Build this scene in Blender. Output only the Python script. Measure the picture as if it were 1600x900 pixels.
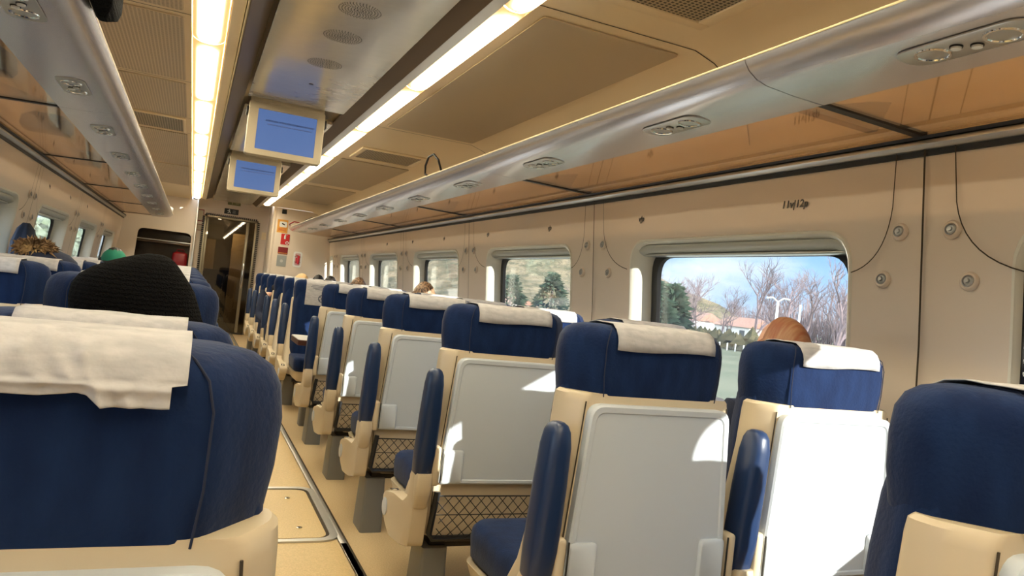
import bpy, bmesh, math, random
from mathutils import Vector, Matrix, noise
random.seed(7)
C = bpy.context.scene.collection
for o in list(bpy.data.objects): bpy.data.objects.remove(o)
PI = math.pi
# ------------------------------------------------------------------ camera
scn = bpy.context.scene
cd = bpy.data.cameras.new('camera'); cam = bpy.data.objects.new('camera', cd); C.objects.link(cam)
cd.sensor_width = 36; cd.lens = 1155/1600*36; cd.clip_start = 0.02; cd.clip_end = 900
cr = Vector((.911, -.397, .113)); cu = Vector((-.110, .031, .993)); cb = -Vector((.398, .917, .015))
cr.normalize(); cb = (cb - cb.dot(cr)*cr).normalized(); cu = cb.cross(cr)
cam.matrix_world = Matrix(((cr.x, cu.x, cb.x, 0), (cr.y, cu.y, cb.y, 0), (cr.z, cu.z, cb.z, 1.18), (0, 0, 0, 1)))
scn.camera = cam
# ------------------------------------------------------------------ world sky
w = bpy.data.worlds.new('sky'); scn.world = w; w.use_nodes = True
nt = w.node_tree; nt.nodes.clear()
def wn(t, **k):
    n = nt.nodes.new(t)
    for a, b in k.items(): setattr(n, a, b)
    return n
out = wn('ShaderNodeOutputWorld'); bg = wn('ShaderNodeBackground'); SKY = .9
tc = wn('ShaderNodeTexCoord'); sp = wn('ShaderNodeSeparateXYZ'); nt.links.new(tc.outputs['Generated'], sp.inputs[0])
ramp = wn('ShaderNodeValToRGB'); nt.links.new(sp.outputs[2], ramp.inputs[0])
el = ramp.color_ramp.elements
el[0].position = 0.0; el[0].color = (.42, .52, .62, 1)
el[1].position = .6; el[1].color = (.07, .20, .50, 1)
e = el.new(.12); e.color = (.17, .37, .70, 1)
mp = wn('ShaderNodeMapping'); mp.inputs['Scale'].default_value = (1, 1, 3.4); nt.links.new(tc.outputs['Generated'], mp.inputs[0])
nz = wn('ShaderNodeTexNoise'); nz.inputs['Scale'].default_value = 3.6; nz.inputs['Detail'].default_value = 7; nt.links.new(mp.outputs[0], nz.inputs['Vector'])
r2 = wn('ShaderNodeValToRGB'); r2.color_ramp.elements[0].position = .50; r2.color_ramp.elements[1].position = .68; nt.links.new(nz.outputs[0], r2.inputs[0])
mx = wn('ShaderNodeMixRGB'); mx.inputs[2].default_value = (.62, .66, .70, 1)
nt.links.new(r2.outputs[0], mx.inputs[0]); nt.links.new(ramp.outputs[0], mx.inputs[1])
# extra sky brightness added overhead and left to light the interior, low right bluer
def smooth_(sock, a, b, lo, hi):
    n = wn('ShaderNodeMapRange'); n.interpolation_type = 'SMOOTHSTEP'
    for i_, v_ in ((1, a), (2, b), (3, lo), (4, hi)): n.inputs[i_].default_value = v_
    nt.links.new(sock, n.inputs[0]); return n.outputs[0]
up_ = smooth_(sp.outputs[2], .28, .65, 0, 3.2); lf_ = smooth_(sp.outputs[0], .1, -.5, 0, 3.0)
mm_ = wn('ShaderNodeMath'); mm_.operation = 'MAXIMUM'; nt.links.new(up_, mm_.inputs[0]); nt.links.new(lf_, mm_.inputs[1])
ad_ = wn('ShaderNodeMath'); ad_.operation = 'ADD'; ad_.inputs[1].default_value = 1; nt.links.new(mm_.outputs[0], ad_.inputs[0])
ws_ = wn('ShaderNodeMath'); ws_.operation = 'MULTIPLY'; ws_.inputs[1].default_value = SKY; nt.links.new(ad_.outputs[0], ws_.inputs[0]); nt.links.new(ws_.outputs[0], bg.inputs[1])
oc_ = wn('ShaderNodeMixRGB'); oc_.inputs[2].default_value = (.60, .64, .68, 1)
dv_ = wn('ShaderNodeMath'); dv_.operation = 'MULTIPLY'; dv_.inputs[1].default_value = .3; dv_.use_clamp = True; nt.links.new(mm_.outputs[0], dv_.inputs[0])
nt.links.new(dv_.outputs[0], oc_.inputs[0]); nt.links.new(mx.outputs[0], oc_.inputs[1]); nt.links.new(oc_.outputs[0], bg.inputs[0])
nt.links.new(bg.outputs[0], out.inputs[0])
# ------------------------------------------------------------------ sun
sd = bpy.data.lights.new('sun', 'SUN'); sun = bpy.data.objects.new('sun', sd); C.objects.link(sun)
sd.energy = 6.5; sd.angle = .009; sd.color = (1, .93, .82)
sun.rotation_euler = Vector((-1, 1.6, -.60)).to_track_quat('-Z', 'Y').to_euler()
STRIP = 22.0            # brightness of the ceiling light diffusers
vs = scn.view_settings; vs.view_transform = 'Standard'; vs.look = 'None'; vs.exposure = 1.2; vs.gamma = 1; vs.use_curve_mapping = False

# ------------------------------------------------------------------ materials
def lin(c): return tuple(((x/255)/12.92 if x/255 <= .04045 else ((x/255+.055)/1.055)**2.4) for x in c)
def mat(name, col, rough=.5, metal=0, bump=None, spec=.5, sheen=0, noisecol=None, coat=0, emit=None, alpha=None, aniso=None):
    m = bpy.data.materials.new(name); m.use_nodes = True
    n = m.node_tree; b = n.nodes['Principled BSDF']
    b.inputs['Base Color'].default_value = (*col, 1); b.inputs['Roughness'].default_value = rough
    b.inputs['Metallic'].default_value = metal; b.inputs['Specular IOR Level'].default_value = spec
    if sheen: b.inputs['Sheen Weight'].default_value = sheen; b.inputs['Sheen Roughness'].default_value = .45
    if coat: b.inputs['Coat Weight'].default_value = coat; b.inputs['Coat Roughness'].default_value = .08
    if emit: b.inputs['Emission Color'].default_value = (*emit[0], 1); b.inputs['Emission Strength'].default_value = emit[1]
    t = n.nodes.new('ShaderNodeTexCoord')
    if noisecol:                                        # (colour2, scale, (sx,sy,sz))
        g = n.nodes.new('ShaderNodeMapping'); g.inputs['Scale'].default_value = noisecol[2]
        n.links.new(t.outputs['Object'], g.inputs[0])
        z = n.nodes.new('ShaderNodeTexNoise'); z.inputs['Scale'].default_value = noisecol[1]; z.inputs['Detail'].default_value = 5
        n.links.new(g.outputs[0], z.inputs['Vector'])
        r = n.nodes.new('ShaderNodeValToRGB'); r.color_ramp.elements[0].position = .38; r.color_ramp.elements[1].position = .62
        r.color_ramp.elements[0].color = (*col, 1); r.color_ramp.elements[1].color = (*noisecol[0], 1)
        n.links.new(z.outputs[0], r.inputs[0]); n.links.new(r.outputs[0], b.inputs['Base Color'])
    if bump:                                            # (scale, strength, distance)
        z = n.nodes.new('ShaderNodeTexNoise'); z.inputs['Scale'].default_value = bump[0]; z.inputs['Detail'].default_value = 4
        n.links.new(t.outputs['Object'], z.inputs['Vector'])
        u = n.nodes.new('ShaderNodeBump'); u.inputs['Strength'].default_value = bump[1]; u.inputs['Distance'].default_value = bump[2]
        n.links.new(z.outputs[0], u.inputs['Height']); n.links.new(u.outputs[0], b.inputs['Normal'])
    return m
M = {}
M['wall'] = mat('wall_laminate', (.68, .58, .475), .38, spec=.4, bump=(3, .05, .01))
M['ceil'] = mat('ceiling_laminate', (.80, .65, .42), .45)
M['ceilpanel'] = mat('ceiling_panel', (.52, .42, .28), .6, bump=(300, .3, .001))
M['grille'] = mat('vent_recess', (.03, .025, .018), .8)
M['cream'] = mat('cream_plastic', (.60, .495, .34), .36, spec=.45)
M['tray'] = mat('tray_plastic', (.54, .585, .63), .34, spec=.45)
M['fabric'] = mat('blue_fabric', (.007, .022, .078), .85, sheen=.10, noisecol=((.004, .014, .056), 22, (1, 1, .35)), bump=(140, .35, .003), spec=.15)
M['leather'] = mat('blue_armrest_leather', (.010, .028, .085), .38, bump=(220, .15, .001))
M['cloth'] = mat('white_paper_cloth', (.49, .475, .475), .9, bump=(26, .5, .006), spec=.1, noisecol=((.41, .40, .405), 30, (1, 1, 3)))
M['printink'] = mat('printed_ink', (.10, .11, .14), .8)
M['grey'] = mat('grey_painted_metal', (.20, .20, .19), .45, metal=.3)
M['darkmetal'] = mat('dark_metal', (.035, .033, .03), .5, metal=.4)
M['black'] = mat('black_rubber', (.010, .010, .011), .5)
M['blackgloss'] = mat('black_glossy', (.012, .010, .008), .12)
M['net'] = mat('black_net_cord', (.012, .011, .012), .7)
M['silver'] = mat('brushed_silver', (.68, .65, .67), .26, metal=.72)
M['panelgloss'] = mat('glossy_ceiling_metal', (.64, .59, .50), .24, metal=.6, bump=(1.8, .25, .05))
M['silver2'] = mat('satin_aluminium', (.55, .54, .51), .35, metal=.8)
M['chrome'] = mat('chrome', (.75, .75, .74), .12, metal=1)
M['brownchannel'] = mat('brown_channel', (.17, .115, .065), .42, metal=.15)
M['lip'] = mat('pale_rack_edge', (.85, .72, .45), .3)
M['seam'] = mat('dark_seam', (.05, .035, .02), .9)
M['floor'] = mat('speckled_floor', (.64, .47, .26), .5, noisecol=((.54, .40, .21), 160, (1, 1, 1)), bump=(200, .1, .001))
M['aisle'] = mat('aisle_floor', (.60, .43, .20), .42, noisecol=((.50, .36, .16), 140, (1, 1, 1)))
M['blue_screen'] = mat('tv_screen', (.02, .04, .10), .2, emit=((.035, .062, .145), 1.0))
M['screentext'] = mat('screen_text', (.01, .01, .05), .6)
M['screentext2'] = mat('screen_text_pale', (.10, .13, .30), .6)
M['tvcase'] = mat('beige_tv_case', (.50, .42, .29), .45)
M['doorglassframe'] = mat('door_frame_metal', (.26, .22, .15), .35, metal=.6)
M['brownwood'] = mat('dark_brown_laminate', (.045, .026, .014), .12, noisecol=((.10, .058, .028), 2, (1, 1, 1)))
M['vest'] = mat('vestibule_wall', (.11, .082, .048), .3)
M['red'] = mat('red_sign', (.55, .012, .012), .4)
M['darkred'] = mat('dark_red_sign', (.22, .006, .008), .4)
M['pinkred'] = mat('crimson_print', (.50, .01, .03), .4)
M['white'] = mat('white_print', (.8, .8, .78), .5)
M['greyplate'] = mat('grey_plate', (.33, .34, .32), .4)
M['orange'] = mat('orange_sticker', (.75, .36, .06), .5)
M['olive'] = mat('olive_sign', (.16, .16, .07), .4)
M['blackpaint'] = mat('black_sign', (.01, .011, .011), .35)
M['navy'] = mat('navy_coat_cloth', (.012, .018, .045), .85, bump=(60, .4, .004))
M['coat'] = mat('blue_coat_cloth', (.006, .014, .035), .85, bump=(60, .4, .004))
M['knit'] = mat('black_knit', (.0045, .004, .004), .95, spec=.1)
M['fur'] = mat('tan_fur', (.42, .27, .12), .9, noisecol=((.16, .09, .04), 18, (1, 1, 1)))
M['greencap'] = mat('green_cap_cloth', (.012, .20, .12), .8)
M['skin'] = mat('skin', (.62, .34, .23), .5)
M['baldhair'] = mat('thin_auburn_hair', (.24, .075, .03), .6, noisecol=((.34, .18, .09), 26, (.4, 3, .4)))
M['brownhair'] = mat('brown_streaked_hair', (.035, .015, .008), .5, noisecol=((.45, .27, .15), 30, (3, 3, .3)))
M['darkhair'] = mat('dark_hair', (.012, .009, .008), .5)
M['blondhair'] = mat('blond_hair', (.62, .42, .20), .5)
M['tablewhite'] = mat('white_table_top', (.72, .70, .66), .3)
M['tableedge'] = mat('brown_table_edge', (.07, .025, .015), .3)
M['knob'] = mat('grey_knob', (.33, .33, .32), .3, metal=.6)
M['blind'] = mat('grey_blind_case', (.42, .42, .37), .4, metal=.3)
M['reveal'] = mat('window_reveal', (.68, .65, .55), .35)
M['grass'] = mat('grass', (.058, .068, .042), .95, noisecol=((.085, .088, .058), .16, (1, 1, 1)), spec=.1)
M['bark'] = mat('winter_twigs', (.19, .145, .15), .95, spec=.1)
M['evergreen'] = mat('evergreen', (.022, .045, .028), .9, noisecol=((.045, .065, .04), 1.5, (1, 1, 1)), spec=.1)
M['hillside'] = mat('brown_hillside', (.17, .135, .085), .95, noisecol=((.08, .075, .045), .35, (1, 1, 1)), bump=(.8, 1, 1.0), spec=.05)
M['housewall'] = mat('house_wall', (.62, .60, .57), .8)
M['houseroof'] = mat('house_roof', (.25, .13, .09), .8)
M['housewin'] = mat('house_window', (.06, .07, .08), .3)
M['post'] = mat('lamp_post_metal', (.62, .62, .58), .5)
M['hedge'] = mat('brown_hedge', (.10, .085, .05), .95, noisecol=((.05, .05, .03), 1.2, (1, 1, 1)), spec=.05)
M['reflight'] = mat('downlight', (.8, .8, .8), .4, emit=((1, .95, .85), 5.0))
M['greyfabric'] = mat('grey_bag_cloth', (.12, .15, .20), .9)
M['paleleaf'] = mat('pale_foliage', (.36, .42, .33), .95, noisecol=((.18, .24, .15), 1.2, (1, 1, 1)), spec=.05)
M['palewall'] = mat('pale_concrete', (.6, .6, .58), .8)

def knit_bump(m):
    n = m.node_tree; b = n.nodes['Principled BSDF']; t = n.nodes.new('ShaderNodeTexCoord')
    wv = n.nodes.new('ShaderNodeTexWave'); wv.bands_direction = 'Z'; wv.inputs['Scale'].default_value = 30; wv.inputs['Distortion'].default_value = 5.0
    wv.inputs['Detail'].default_value = 3; wv.inputs['Detail Scale'].default_value = 6
    u = n.nodes.new('ShaderNodeBump'); u.inputs['Strength'].default_value = 1; u.inputs['Distance'].default_value = .012
    n.links.new(t.outputs['Object'], wv.inputs['Vector']); n.links.new(wv.outputs[1], u.inputs['Height']); n.links.new(u.outputs[0], b.inputs['Normal'])
knit_bump(M['knit'])
def perforated(name, base, hole, scale):
    m = bpy.data.materials.new(name); m.use_nodes = True; n = m.node_tree; b = n.nodes['Principled BSDF']; b.inputs['Roughness'].default_value = .5
    t = n.nodes.new('ShaderNodeTexCoord'); s = n.nodes.new('ShaderNodeSeparateXYZ'); n.links.new(t.outputs['Object'], s.inputs[0])
    outs = []
    for i in (0, 1):
        a = n.nodes.new('ShaderNodeMath'); a.operation = 'MULTIPLY'; a.inputs[1].default_value = scale; n.links.new(s.outputs[i], a.inputs[0])
        c = n.nodes.new('ShaderNodeMath'); c.operation = 'FRACT'; n.links.new(a.outputs[0], c.inputs[0])
        d = n.nodes.new('ShaderNodeMath'); d.operation = 'SUBTRACT'; d.inputs[1].default_value = .5; n.links.new(c.outputs[0], d.inputs[0])
        f = n.nodes.new('ShaderNodeMath'); f.operation = 'ABSOLUTE'; n.links.new(d.outputs[0], f.inputs[0])
        outs.append(f)
    g = n.nodes.new('ShaderNodeMath'); g.operation = 'MAXIMUM'; n.links.new(outs[0].outputs[0], g.inputs[0]); n.links.new(outs[1].outputs[0], g.inputs[1])
    h = n.nodes.new('ShaderNodeMath'); h.operation = 'LESS_THAN'; h.inputs[1].default_value = .30; n.links.new(g.outputs[0], h.inputs[0])
    x = n.nodes.new('ShaderNodeMixRGB'); x.inputs[1].default_value = (*base, 1); x.inputs[2].default_value = (*hole, 1)
    n.links.new(h.outputs[0], x.inputs[0]); n.links.new(x.outputs[0], b.inputs['Base Color'])
    return m
M['grillemesh'] = perforated('vent_grille', (.40, .33, .22), (.03, .022, .012), 55)
M['perfpanel'] = perforated('perforated_panel', (.60, .48, .32), (.34, .26, .17), 60)
def glass(name, tint, refl, rough, gcol=(1, 1, 1), haze=0):
    m = bpy.data.materials.new(name); m.use_nodes = True; n = m.node_tree; n.nodes.clear()
    o = n.nodes.new('ShaderNodeOutputMaterial'); t = n.nodes.new('ShaderNodeBsdfTransparent'); t.inputs[0].default_value = (*tint, 1)
    g = n.nodes.new('ShaderNodeBsdfGlossy'); g.inputs['Roughness'].default_value = rough; g.inputs[0].default_value = (*gcol, 1)
    x = n.nodes.new('ShaderNodeMixShader')
    lw = n.nodes.new('ShaderNodeLayerWeight'); lw.inputs[0].default_value = .5
    pw = n.nodes.new('ShaderNodeMath'); pw.operation = 'POWER'; pw.inputs[1].default_value = 4; n.links.new(lw.outputs['Facing'], pw.inputs[0])
    f = n.nodes.new('ShaderNodeMath'); f.operation = 'MULTIPLY_ADD'; f.inputs[1].default_value = .75; f.inputs[2].default_value = refl; n.links.new(pw.outputs[0], f.inputs[0])
    n.links.new(f.outputs[0], x.inputs[0]); n.links.new(t.outputs[0], x.inputs[1]); n.links.new(g.outputs[0], x.inputs[2])
    last = x
    if haze:
        d = n.nodes.new('ShaderNodeBsdfDiffuse'); d.inputs[0].default_value = (.8, .85, .9, 1)
        y = n.nodes.new('ShaderNodeMixShader'); y.inputs[0].default_value = haze
        n.links.new(x.outputs[0], y.inputs[1]); n.links.new(d.outputs[0], y.inputs[2]); last = y
    n.links.new(last.outputs[0], o.inputs[0]); return m
M['glass'] = glass('window_glass', (.93, .96, .97), .02, .02, haze=.05)
M['rackglass'] = glass('bronze_rack_glass', (.88, .73, .56), .16, .06, (.9, .82, .75), haze=.03)
M['doorglass'] = glass('smoked_door_glass', (.60, .52, .40), .05, .02)
def diffuser():
    m = bpy.data.materials.new('light_diffuser'); m.use_nodes = True; n = m.node_tree; b = n.nodes['Principled BSDF']
    b.inputs['Base Color'].default_value = (.7, .58, .38, 1)
    t = n.nodes.new('ShaderNodeTexCoord'); s = n.nodes.new('ShaderNodeSeparateXYZ'); n.links.new(t.outputs['Object'], s.inputs[0])
    def edge(i, half, soft):      # 1 in the middle where the tube sits behind the diffuser, 0 at its rim
        a = n.nodes.new('ShaderNodeMath'); a.operation = 'ABSOLUTE'; n.links.new(s.outputs[i], a.inputs[0])
        r = n.nodes.new('ShaderNodeMapRange'); r.inputs[1].default_value = half; r.inputs[2].default_value = half-soft; r.inputs[3].default_value = 0; r.inputs[4].default_value = 1
        n.links.new(a.outputs[0], r.inputs[0]); return r
    e1, e2 = edge(0, .060, .045), edge(1, .662, .13)
    k = n.nodes.new('ShaderNodeMath'); k.operation = 'MULTIPLY'; n.links.new(e1.outputs[0], k.inputs[0]); n.links.new(e2.outputs[0], k.inputs[1])
    k0 = k; k = n.nodes.new('ShaderNodeMath'); k.operation = 'POWER'; k.inputs[1].default_value = 2.4; n.links.new(k0.outputs[0], k.inputs[0])
    c = n.nodes.new('ShaderNodeMixRGB'); c.inputs[1].default_value = (.40, .22, .07, 1); c.inputs[2].default_value = (STRIP, STRIP*.90, STRIP*.66, 1)
    n.links.new(k.outputs[0], c.inputs[0]); n.links.new(c.outputs[0], b.inputs['Emission Color']); b.inputs['Emission Strength'].default_value = 1
    return m
M['diffuser'] = diffuser()

# ------------------------------------------------------------------ mesh helpers
class MB:
    def __init__(s): s.v = []; s.f = []; s.mi = []; s.cur = 0
    def add(s, vs_, fs):
        b = len(s.v); s.v += [tuple(p) for p in vs_]
        for f in fs: s.f.append([b+i for i in f]); s.mi.append(s.cur)
        return s
    def box(s, c, sz, r=0, rot=None, seg=2):
        if r <= 0:
            x, y, z = [k/2 for k in sz]
            p = [Vector((i*x, j*y, k*z)) for i in (-1, 1) for j in (-1, 1) for k in (-1, 1)]
            f = [(0, 1, 3, 2), (4, 6, 7, 5), (0, 4, 5, 1), (2, 3, 7, 6), (0, 2, 6, 4), (1, 5, 7, 3)]
        else:
            bm = bmesh.new(); bmesh.ops.create_cube(bm, size=1)
            for q in bm.verts: q.co = Vector((q.co.x*sz[0], q.co.y*sz[1], q.co.z*sz[2]))
            bmesh.ops.bevel(bm, geom=bm.edges[:], offset=min(r, min(sz)*.49), segments=seg, profile=.5, affect='EDGES')
            bm.verts.index_update(); p = [q.co.copy() for q in bm.verts]; f = [[q.index for q in ff.verts] for ff in bm.faces]; bm.free()
        if rot is not None: p = [rot @ q for q in p]
        return s.add([q+Vector(c) for q in p], f)
    def loft(s, rings, cap=True):
        n = len(rings[0]); vs_ = [p for r in rings for p in r]; fs = []
        for i in range(len(rings)-1):
            for j in range(n):
                k = (j+1) % n; fs.append((i*n+j, i*n+k, (i+1)*n+k, (i+1)*n+j))
        if cap: fs.append(tuple(reversed(range(n)))); fs.append(tuple((len(rings)-1)*n+j for j in range(n)))
        return s.add(vs_, fs)
    def sheet(s, rows):
        n = len(rows[0]); fs = []
        for i in range(len(rows)-1):
            for j in range(n-1): fs.append((i*n+j, i*n+j+1, (i+1)*n+j+1, (i+1)*n+j))
        return s.add([p for r in rows for p in r], fs)
    def tube(s, path, r, n=8, cap=True, taper=None):
        path = [Vector(p) for p in path]; rings = []; up = None
        for i, p in enumerate(path):
            d = (path[min(i+1, len(path)-1)]-path[max(i-1, 0)]).normalized()
            if up is None: up = Vector((0, 0, 1)) if abs(d.z) < .9 else Vector((1, 0, 0))
            a = d.cross(up).normalized(); b = a.cross(d).normalized(); up = b
            rr = r if taper is None else r*(1+(taper-1)*i/(len(path)-1))
            rings.append([p+(a*math.cos(t)+b*math.sin(t))*rr for t in [2*PI*k/n for k in range(n)]])
        return s.loft(rings, cap)
    def lathe(s, prof, c=(0, 0, 0), n=20, axis=None, cap=True):
        q = Vector((0, 0, 1)).rotation_difference(Vector(axis)).to_matrix() if axis else Matrix.Identity(3)
        rings = [[q @ Vector((r*math.cos(2*PI*k/n), r*math.sin(2*PI*k/n), z))+Vector(c) for k in range(n)] for r, z in prof]
        return s.loft(rings, cap)
    def prism(s, poly, a, b, ax='y'):
        def P(u, v, t): return {'y': (u, t, v), 'x': (t, u, v), 'z': (u, v, t)}[ax]
        return s.loft([[P(u, v, a) for u, v in poly], [P(u, v, b) for u, v in poly]])
    def open_sweep(s, prof, ys):
        return s.sheet([[(u, y, v) for u, v in prof] for y in ys])
def fix_mesh(me):
    bm = bmesh.new(); bm.from_mesh(me); bmesh.ops.recalc_face_normals(bm, faces=bm.faces[:]); bm.to_mesh(me); bm.free()
def obj(name, mb, m, parent=None, smooth=40, kind=None, fix=True, label=None):
    me = bpy.data.meshes.new(name); me.from_pydata(mb.v, [], mb.f)
    ms = m if isinstance(m, (list, tuple)) else [m]
    for k in ms: me.materials.append(M[k] if isinstance(k, str) else k)
    for p, i in zip(me.polygons, mb.mi): p.material_index = i
    if fix: fix_mesh(me)
    if smooth:
        for p in me.polygons: p.use_smooth = True
        bm = bmesh.new(); bm.from_mesh(me)
        for e_ in bm.edges:
            if len(e_.link_faces) == 2 and e_.calc_face_angle(0) > math.radians(smooth): e_.smooth = False
            elif len(e_.link_faces) > 2: e_.smooth = False
        bm.to_mesh(me); bm.free()
    o = bpy.data.objects.new(name, me); C.objects.link(o)
    if parent: o.parent = parent
    if kind: o['kind'] = kind
    if label: o['label'] = label
    return o
def tag(o, label, cat, group=None, kind=None):
    o['label'] = label; o['category'] = cat
    if group: o['group'] = group
    if kind: o['kind'] = kind
    return o
def thing(name, label, cat, loc=(0, 0, 0), rz=0, group=None, kind=None):
    o = bpy.data.objects.new(name, None); C.objects.link(o); o.location = loc; o.rotation_euler = (0, 0, rz); o.empty_display_size = .1
    return tag(o, label, cat, group, kind)
def kids(o): return [c for c in bpy.data.objects if c.parent == o]
def copy_tree(o, parent=None):
    c = o.copy(); C.objects.link(c); c.parent = parent
    for ch in TREE.get(o.name, []): copy_tree(ch, c)
    return c
TREE = {}
def remember(o):
    k = kids(o); TREE[o.name] = k
    for c in k: remember(c)
def round_poly(pts, r, seg=3):
    o = []; n = len(pts)
    for i in range(n):
        a, b, c = Vector(pts[i-1]), Vector(pts[i]), Vector(pts[(i+1) % n])
        d1 = (a-b); d2 = (c-b); t = min(r[i] if isinstance(r, (list, tuple)) else r, d1.length*.48, d2.length*.48)
        p, q = b+d1.normalized()*t, b+d2.normalized()*t
        for k in range(seg+1):
            u = k/seg; o.append(tuple(p*(1-u)**2+b*2*u*(1-u)+q*u*u))
    return o
def rrect(w, h, r, seg=4, cx=0, cy=0): return [(x+cx, y+cy) for x, y in round_poly([(-w/2, -h/2), (w/2, -h/2), (w/2, h/2), (-w/2, h/2)], r, seg)]
def text_obj(name, s, size, m, matrix, parent=None, extrude=.0006):
    cu_ = bpy.data.curves.new(name, 'FONT'); cu_.body = s; cu_.size = size; cu_.align_x = 'CENTER'; cu_.align_y = 'CENTER'; cu_.extrude = extrude; cu_.offset = size*.022
    t = bpy.data.objects.new(name+'_tmp', cu_); C.objects.link(t)
    bpy.context.view_layer.update()
    me = bpy.data.meshes.new_from_object(t.evaluated_get(bpy.context.evaluated_depsgraph_get())); bpy.data.objects.remove(t)
    me.materials.clear(); me.materials.append(M[m]); me.transform(matrix)
    o = bpy.data.objects.new(name, me); C.objects.link(o); o.parent = parent; return o
def place(cx, cy, cz, rx=0, ry=0, rz=0): return Matrix.Translation((cx, cy, cz)) @ Matrix.Rotation(rz, 4, 'Z') @ Matrix.Rotation(ry, 4, 'Y') @ Matrix.Rotation(rx, 4, 'X')
ORD = ['first', 'second', 'third', 'fourth', 'fifth', 'sixth', 'seventh', 'eighth', 'ninth', 'tenth', 'eleventh', 'twelfth', 'thirteenth', 'fourteenth', 'fifteenth']

# ================================================================== ROOM SHELL
Y0, YR, YL, YD = -2.6, 12.6, 13.5, 14.0      # rear end, right partition, left partition, end door wall
def interp(tab, z):
    if z <= tab[0][0]: return tab[0][1]
    for (a, b), (c, d) in zip(tab, tab[1:]):
        if z <= c: return b+(d-b)*(z-a)/(c-a)
    return tab[-1][1]
WR = [(0, 2.15), (.8, 2.15), (1.18, 2.125), (1.52, 2.09), (1.80, 2.06), (1.92, 2.045), (2.05, 2.0), (2.15, 1.92), (2.21, 1.82), (2.24, 1.72)]
WL = [(0, -1.19), (.8, -1.19), (1.18, -1.16), (1.5, -1.12), (1.80, -1.09), (1.92, -1.075), (2.05, -1.03), (2.15, -.95), (2.21, -.85), (2.24, -.75)]
def wall(name, tab, seams, hole, yend, zb, zt, side):
    mb = MB(); ztop = 1.80
    X = lambda z: interp(tab, z)
    holes = []
    edges = [Y0]+[s for s in seams if Y0 < s < yend]+[yend]
    N = 10
    for a, b in zip(edges, edges[1:]):
        # the seam that starts this module on its regular pitch
        base = max([s for s in seams if s <= a+1e-6]) if any(s <= a+1e-6 for s in seams) else None
        h0, h1 = (base+hole[0], base+hole[1]) if base is not None else (None, None)
        if h0 is None or h1 > b or h0 < a:
            if h0 is not None and h0 < b-.15 and base >= a-1e-6: h1 = b-.06
            else:
                mb.sheet([[(X(z), y, z) for z in (0, .8, 1.18, 1.52, ztop)] for y in (a, b)]); continue
        if side > 0 and abs(h1-1.24) < .03: h1 += .095
        ring = [(y, z) for y, z in round_poly([(h0, zb), (h1, zb), (h1, zt), (h0, zt)], [.12, .12, .13, .13] if h1-h0 > .5 else .08, 6)]
        dense = []
        for i_, p_ in enumerate(ring):
            q_ = ring[(i_+1) % len(ring)]; n_ = max(1, int(math.hypot(q_[0]-p_[0], q_[1]-p_[1])/.11))
            dense += [(p_[0]+(q_[0]-p_[0])*k_/n_, p_[1]+(q_[1]-p_[1])*k_/n_) for k_ in range(n_)]
        ring = dense
        # outer ring: projection of each ring point onto the module rectangle
        cy, cz = (h0+h1)/2, (zb+zt)/2
        outr = []
        for (y, z) in ring:
            dy, dz = (y-cy)/((h1-h0)/2), (z-cz)/((zt-zb)/2)
            if abs(dy) >= abs(dz): oy = b if dy > 0 else a; k = abs(dz/dy)*(1 if dz > 0 else -1); oz = (cz+(ztop-cz)*k) if k > 0 else (cz+(cz-0)*k)
            else: oz = ztop if dz > 0 else 0; k = abs(dy/dz)*(1 if dy > 0 else -1); oy = cy+((b-cy) if k > 0 else (cy-a))*k
            outr.append((oy, oz))
        rings = []
        for t in [i/6 for i in range(7)]:
            rings.append([(X(z1+(z2-z1)*t), y1+(y2-y1)*t, z1+(z2-z1)*t) for (y1, z1), (y2, z2) in zip(ring, outr)])
        mb.loft(rings, cap=False)
        # module corners (the radial projection cuts them off)
        n = len(outr)
        for i in range(n):
            (y1, z1), (y2, z2) = outr[i], outr[(i+1) % n]
            if abs(y1-y2) > 1e-5 and abs(z1-z2) > 1e-5:
                cyy = b if max(y1, y2) > b-1e-4 else a; czz = ztop if max(z1, z2) > ztop-1e-4 else 0
                mb.add([(X(z1), y1, z1), (X(czz), cyy, czz), (X(z2), y2, z2)], [(0, 1, 2)])
        holes.append((h0, h1, ring))
    o = obj(name, mb, 'wall', kind='structure', smooth=30, fix=False)
    return holes
SR = [1.62+2.07*k for k in range(-2, 6)]
SL = [6.34-2.24*4+2.24*k for k in range(0, 8)]
ZB, ZT = .74, 1.545
holesR = wall('wall_right', WR, SR, (.29, 1.69), YR, ZB, ZT, 1)
holesL = wall('wall_left', WL, SL, (.37, 1.87), YL, ZB, 1.50, -1)

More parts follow.
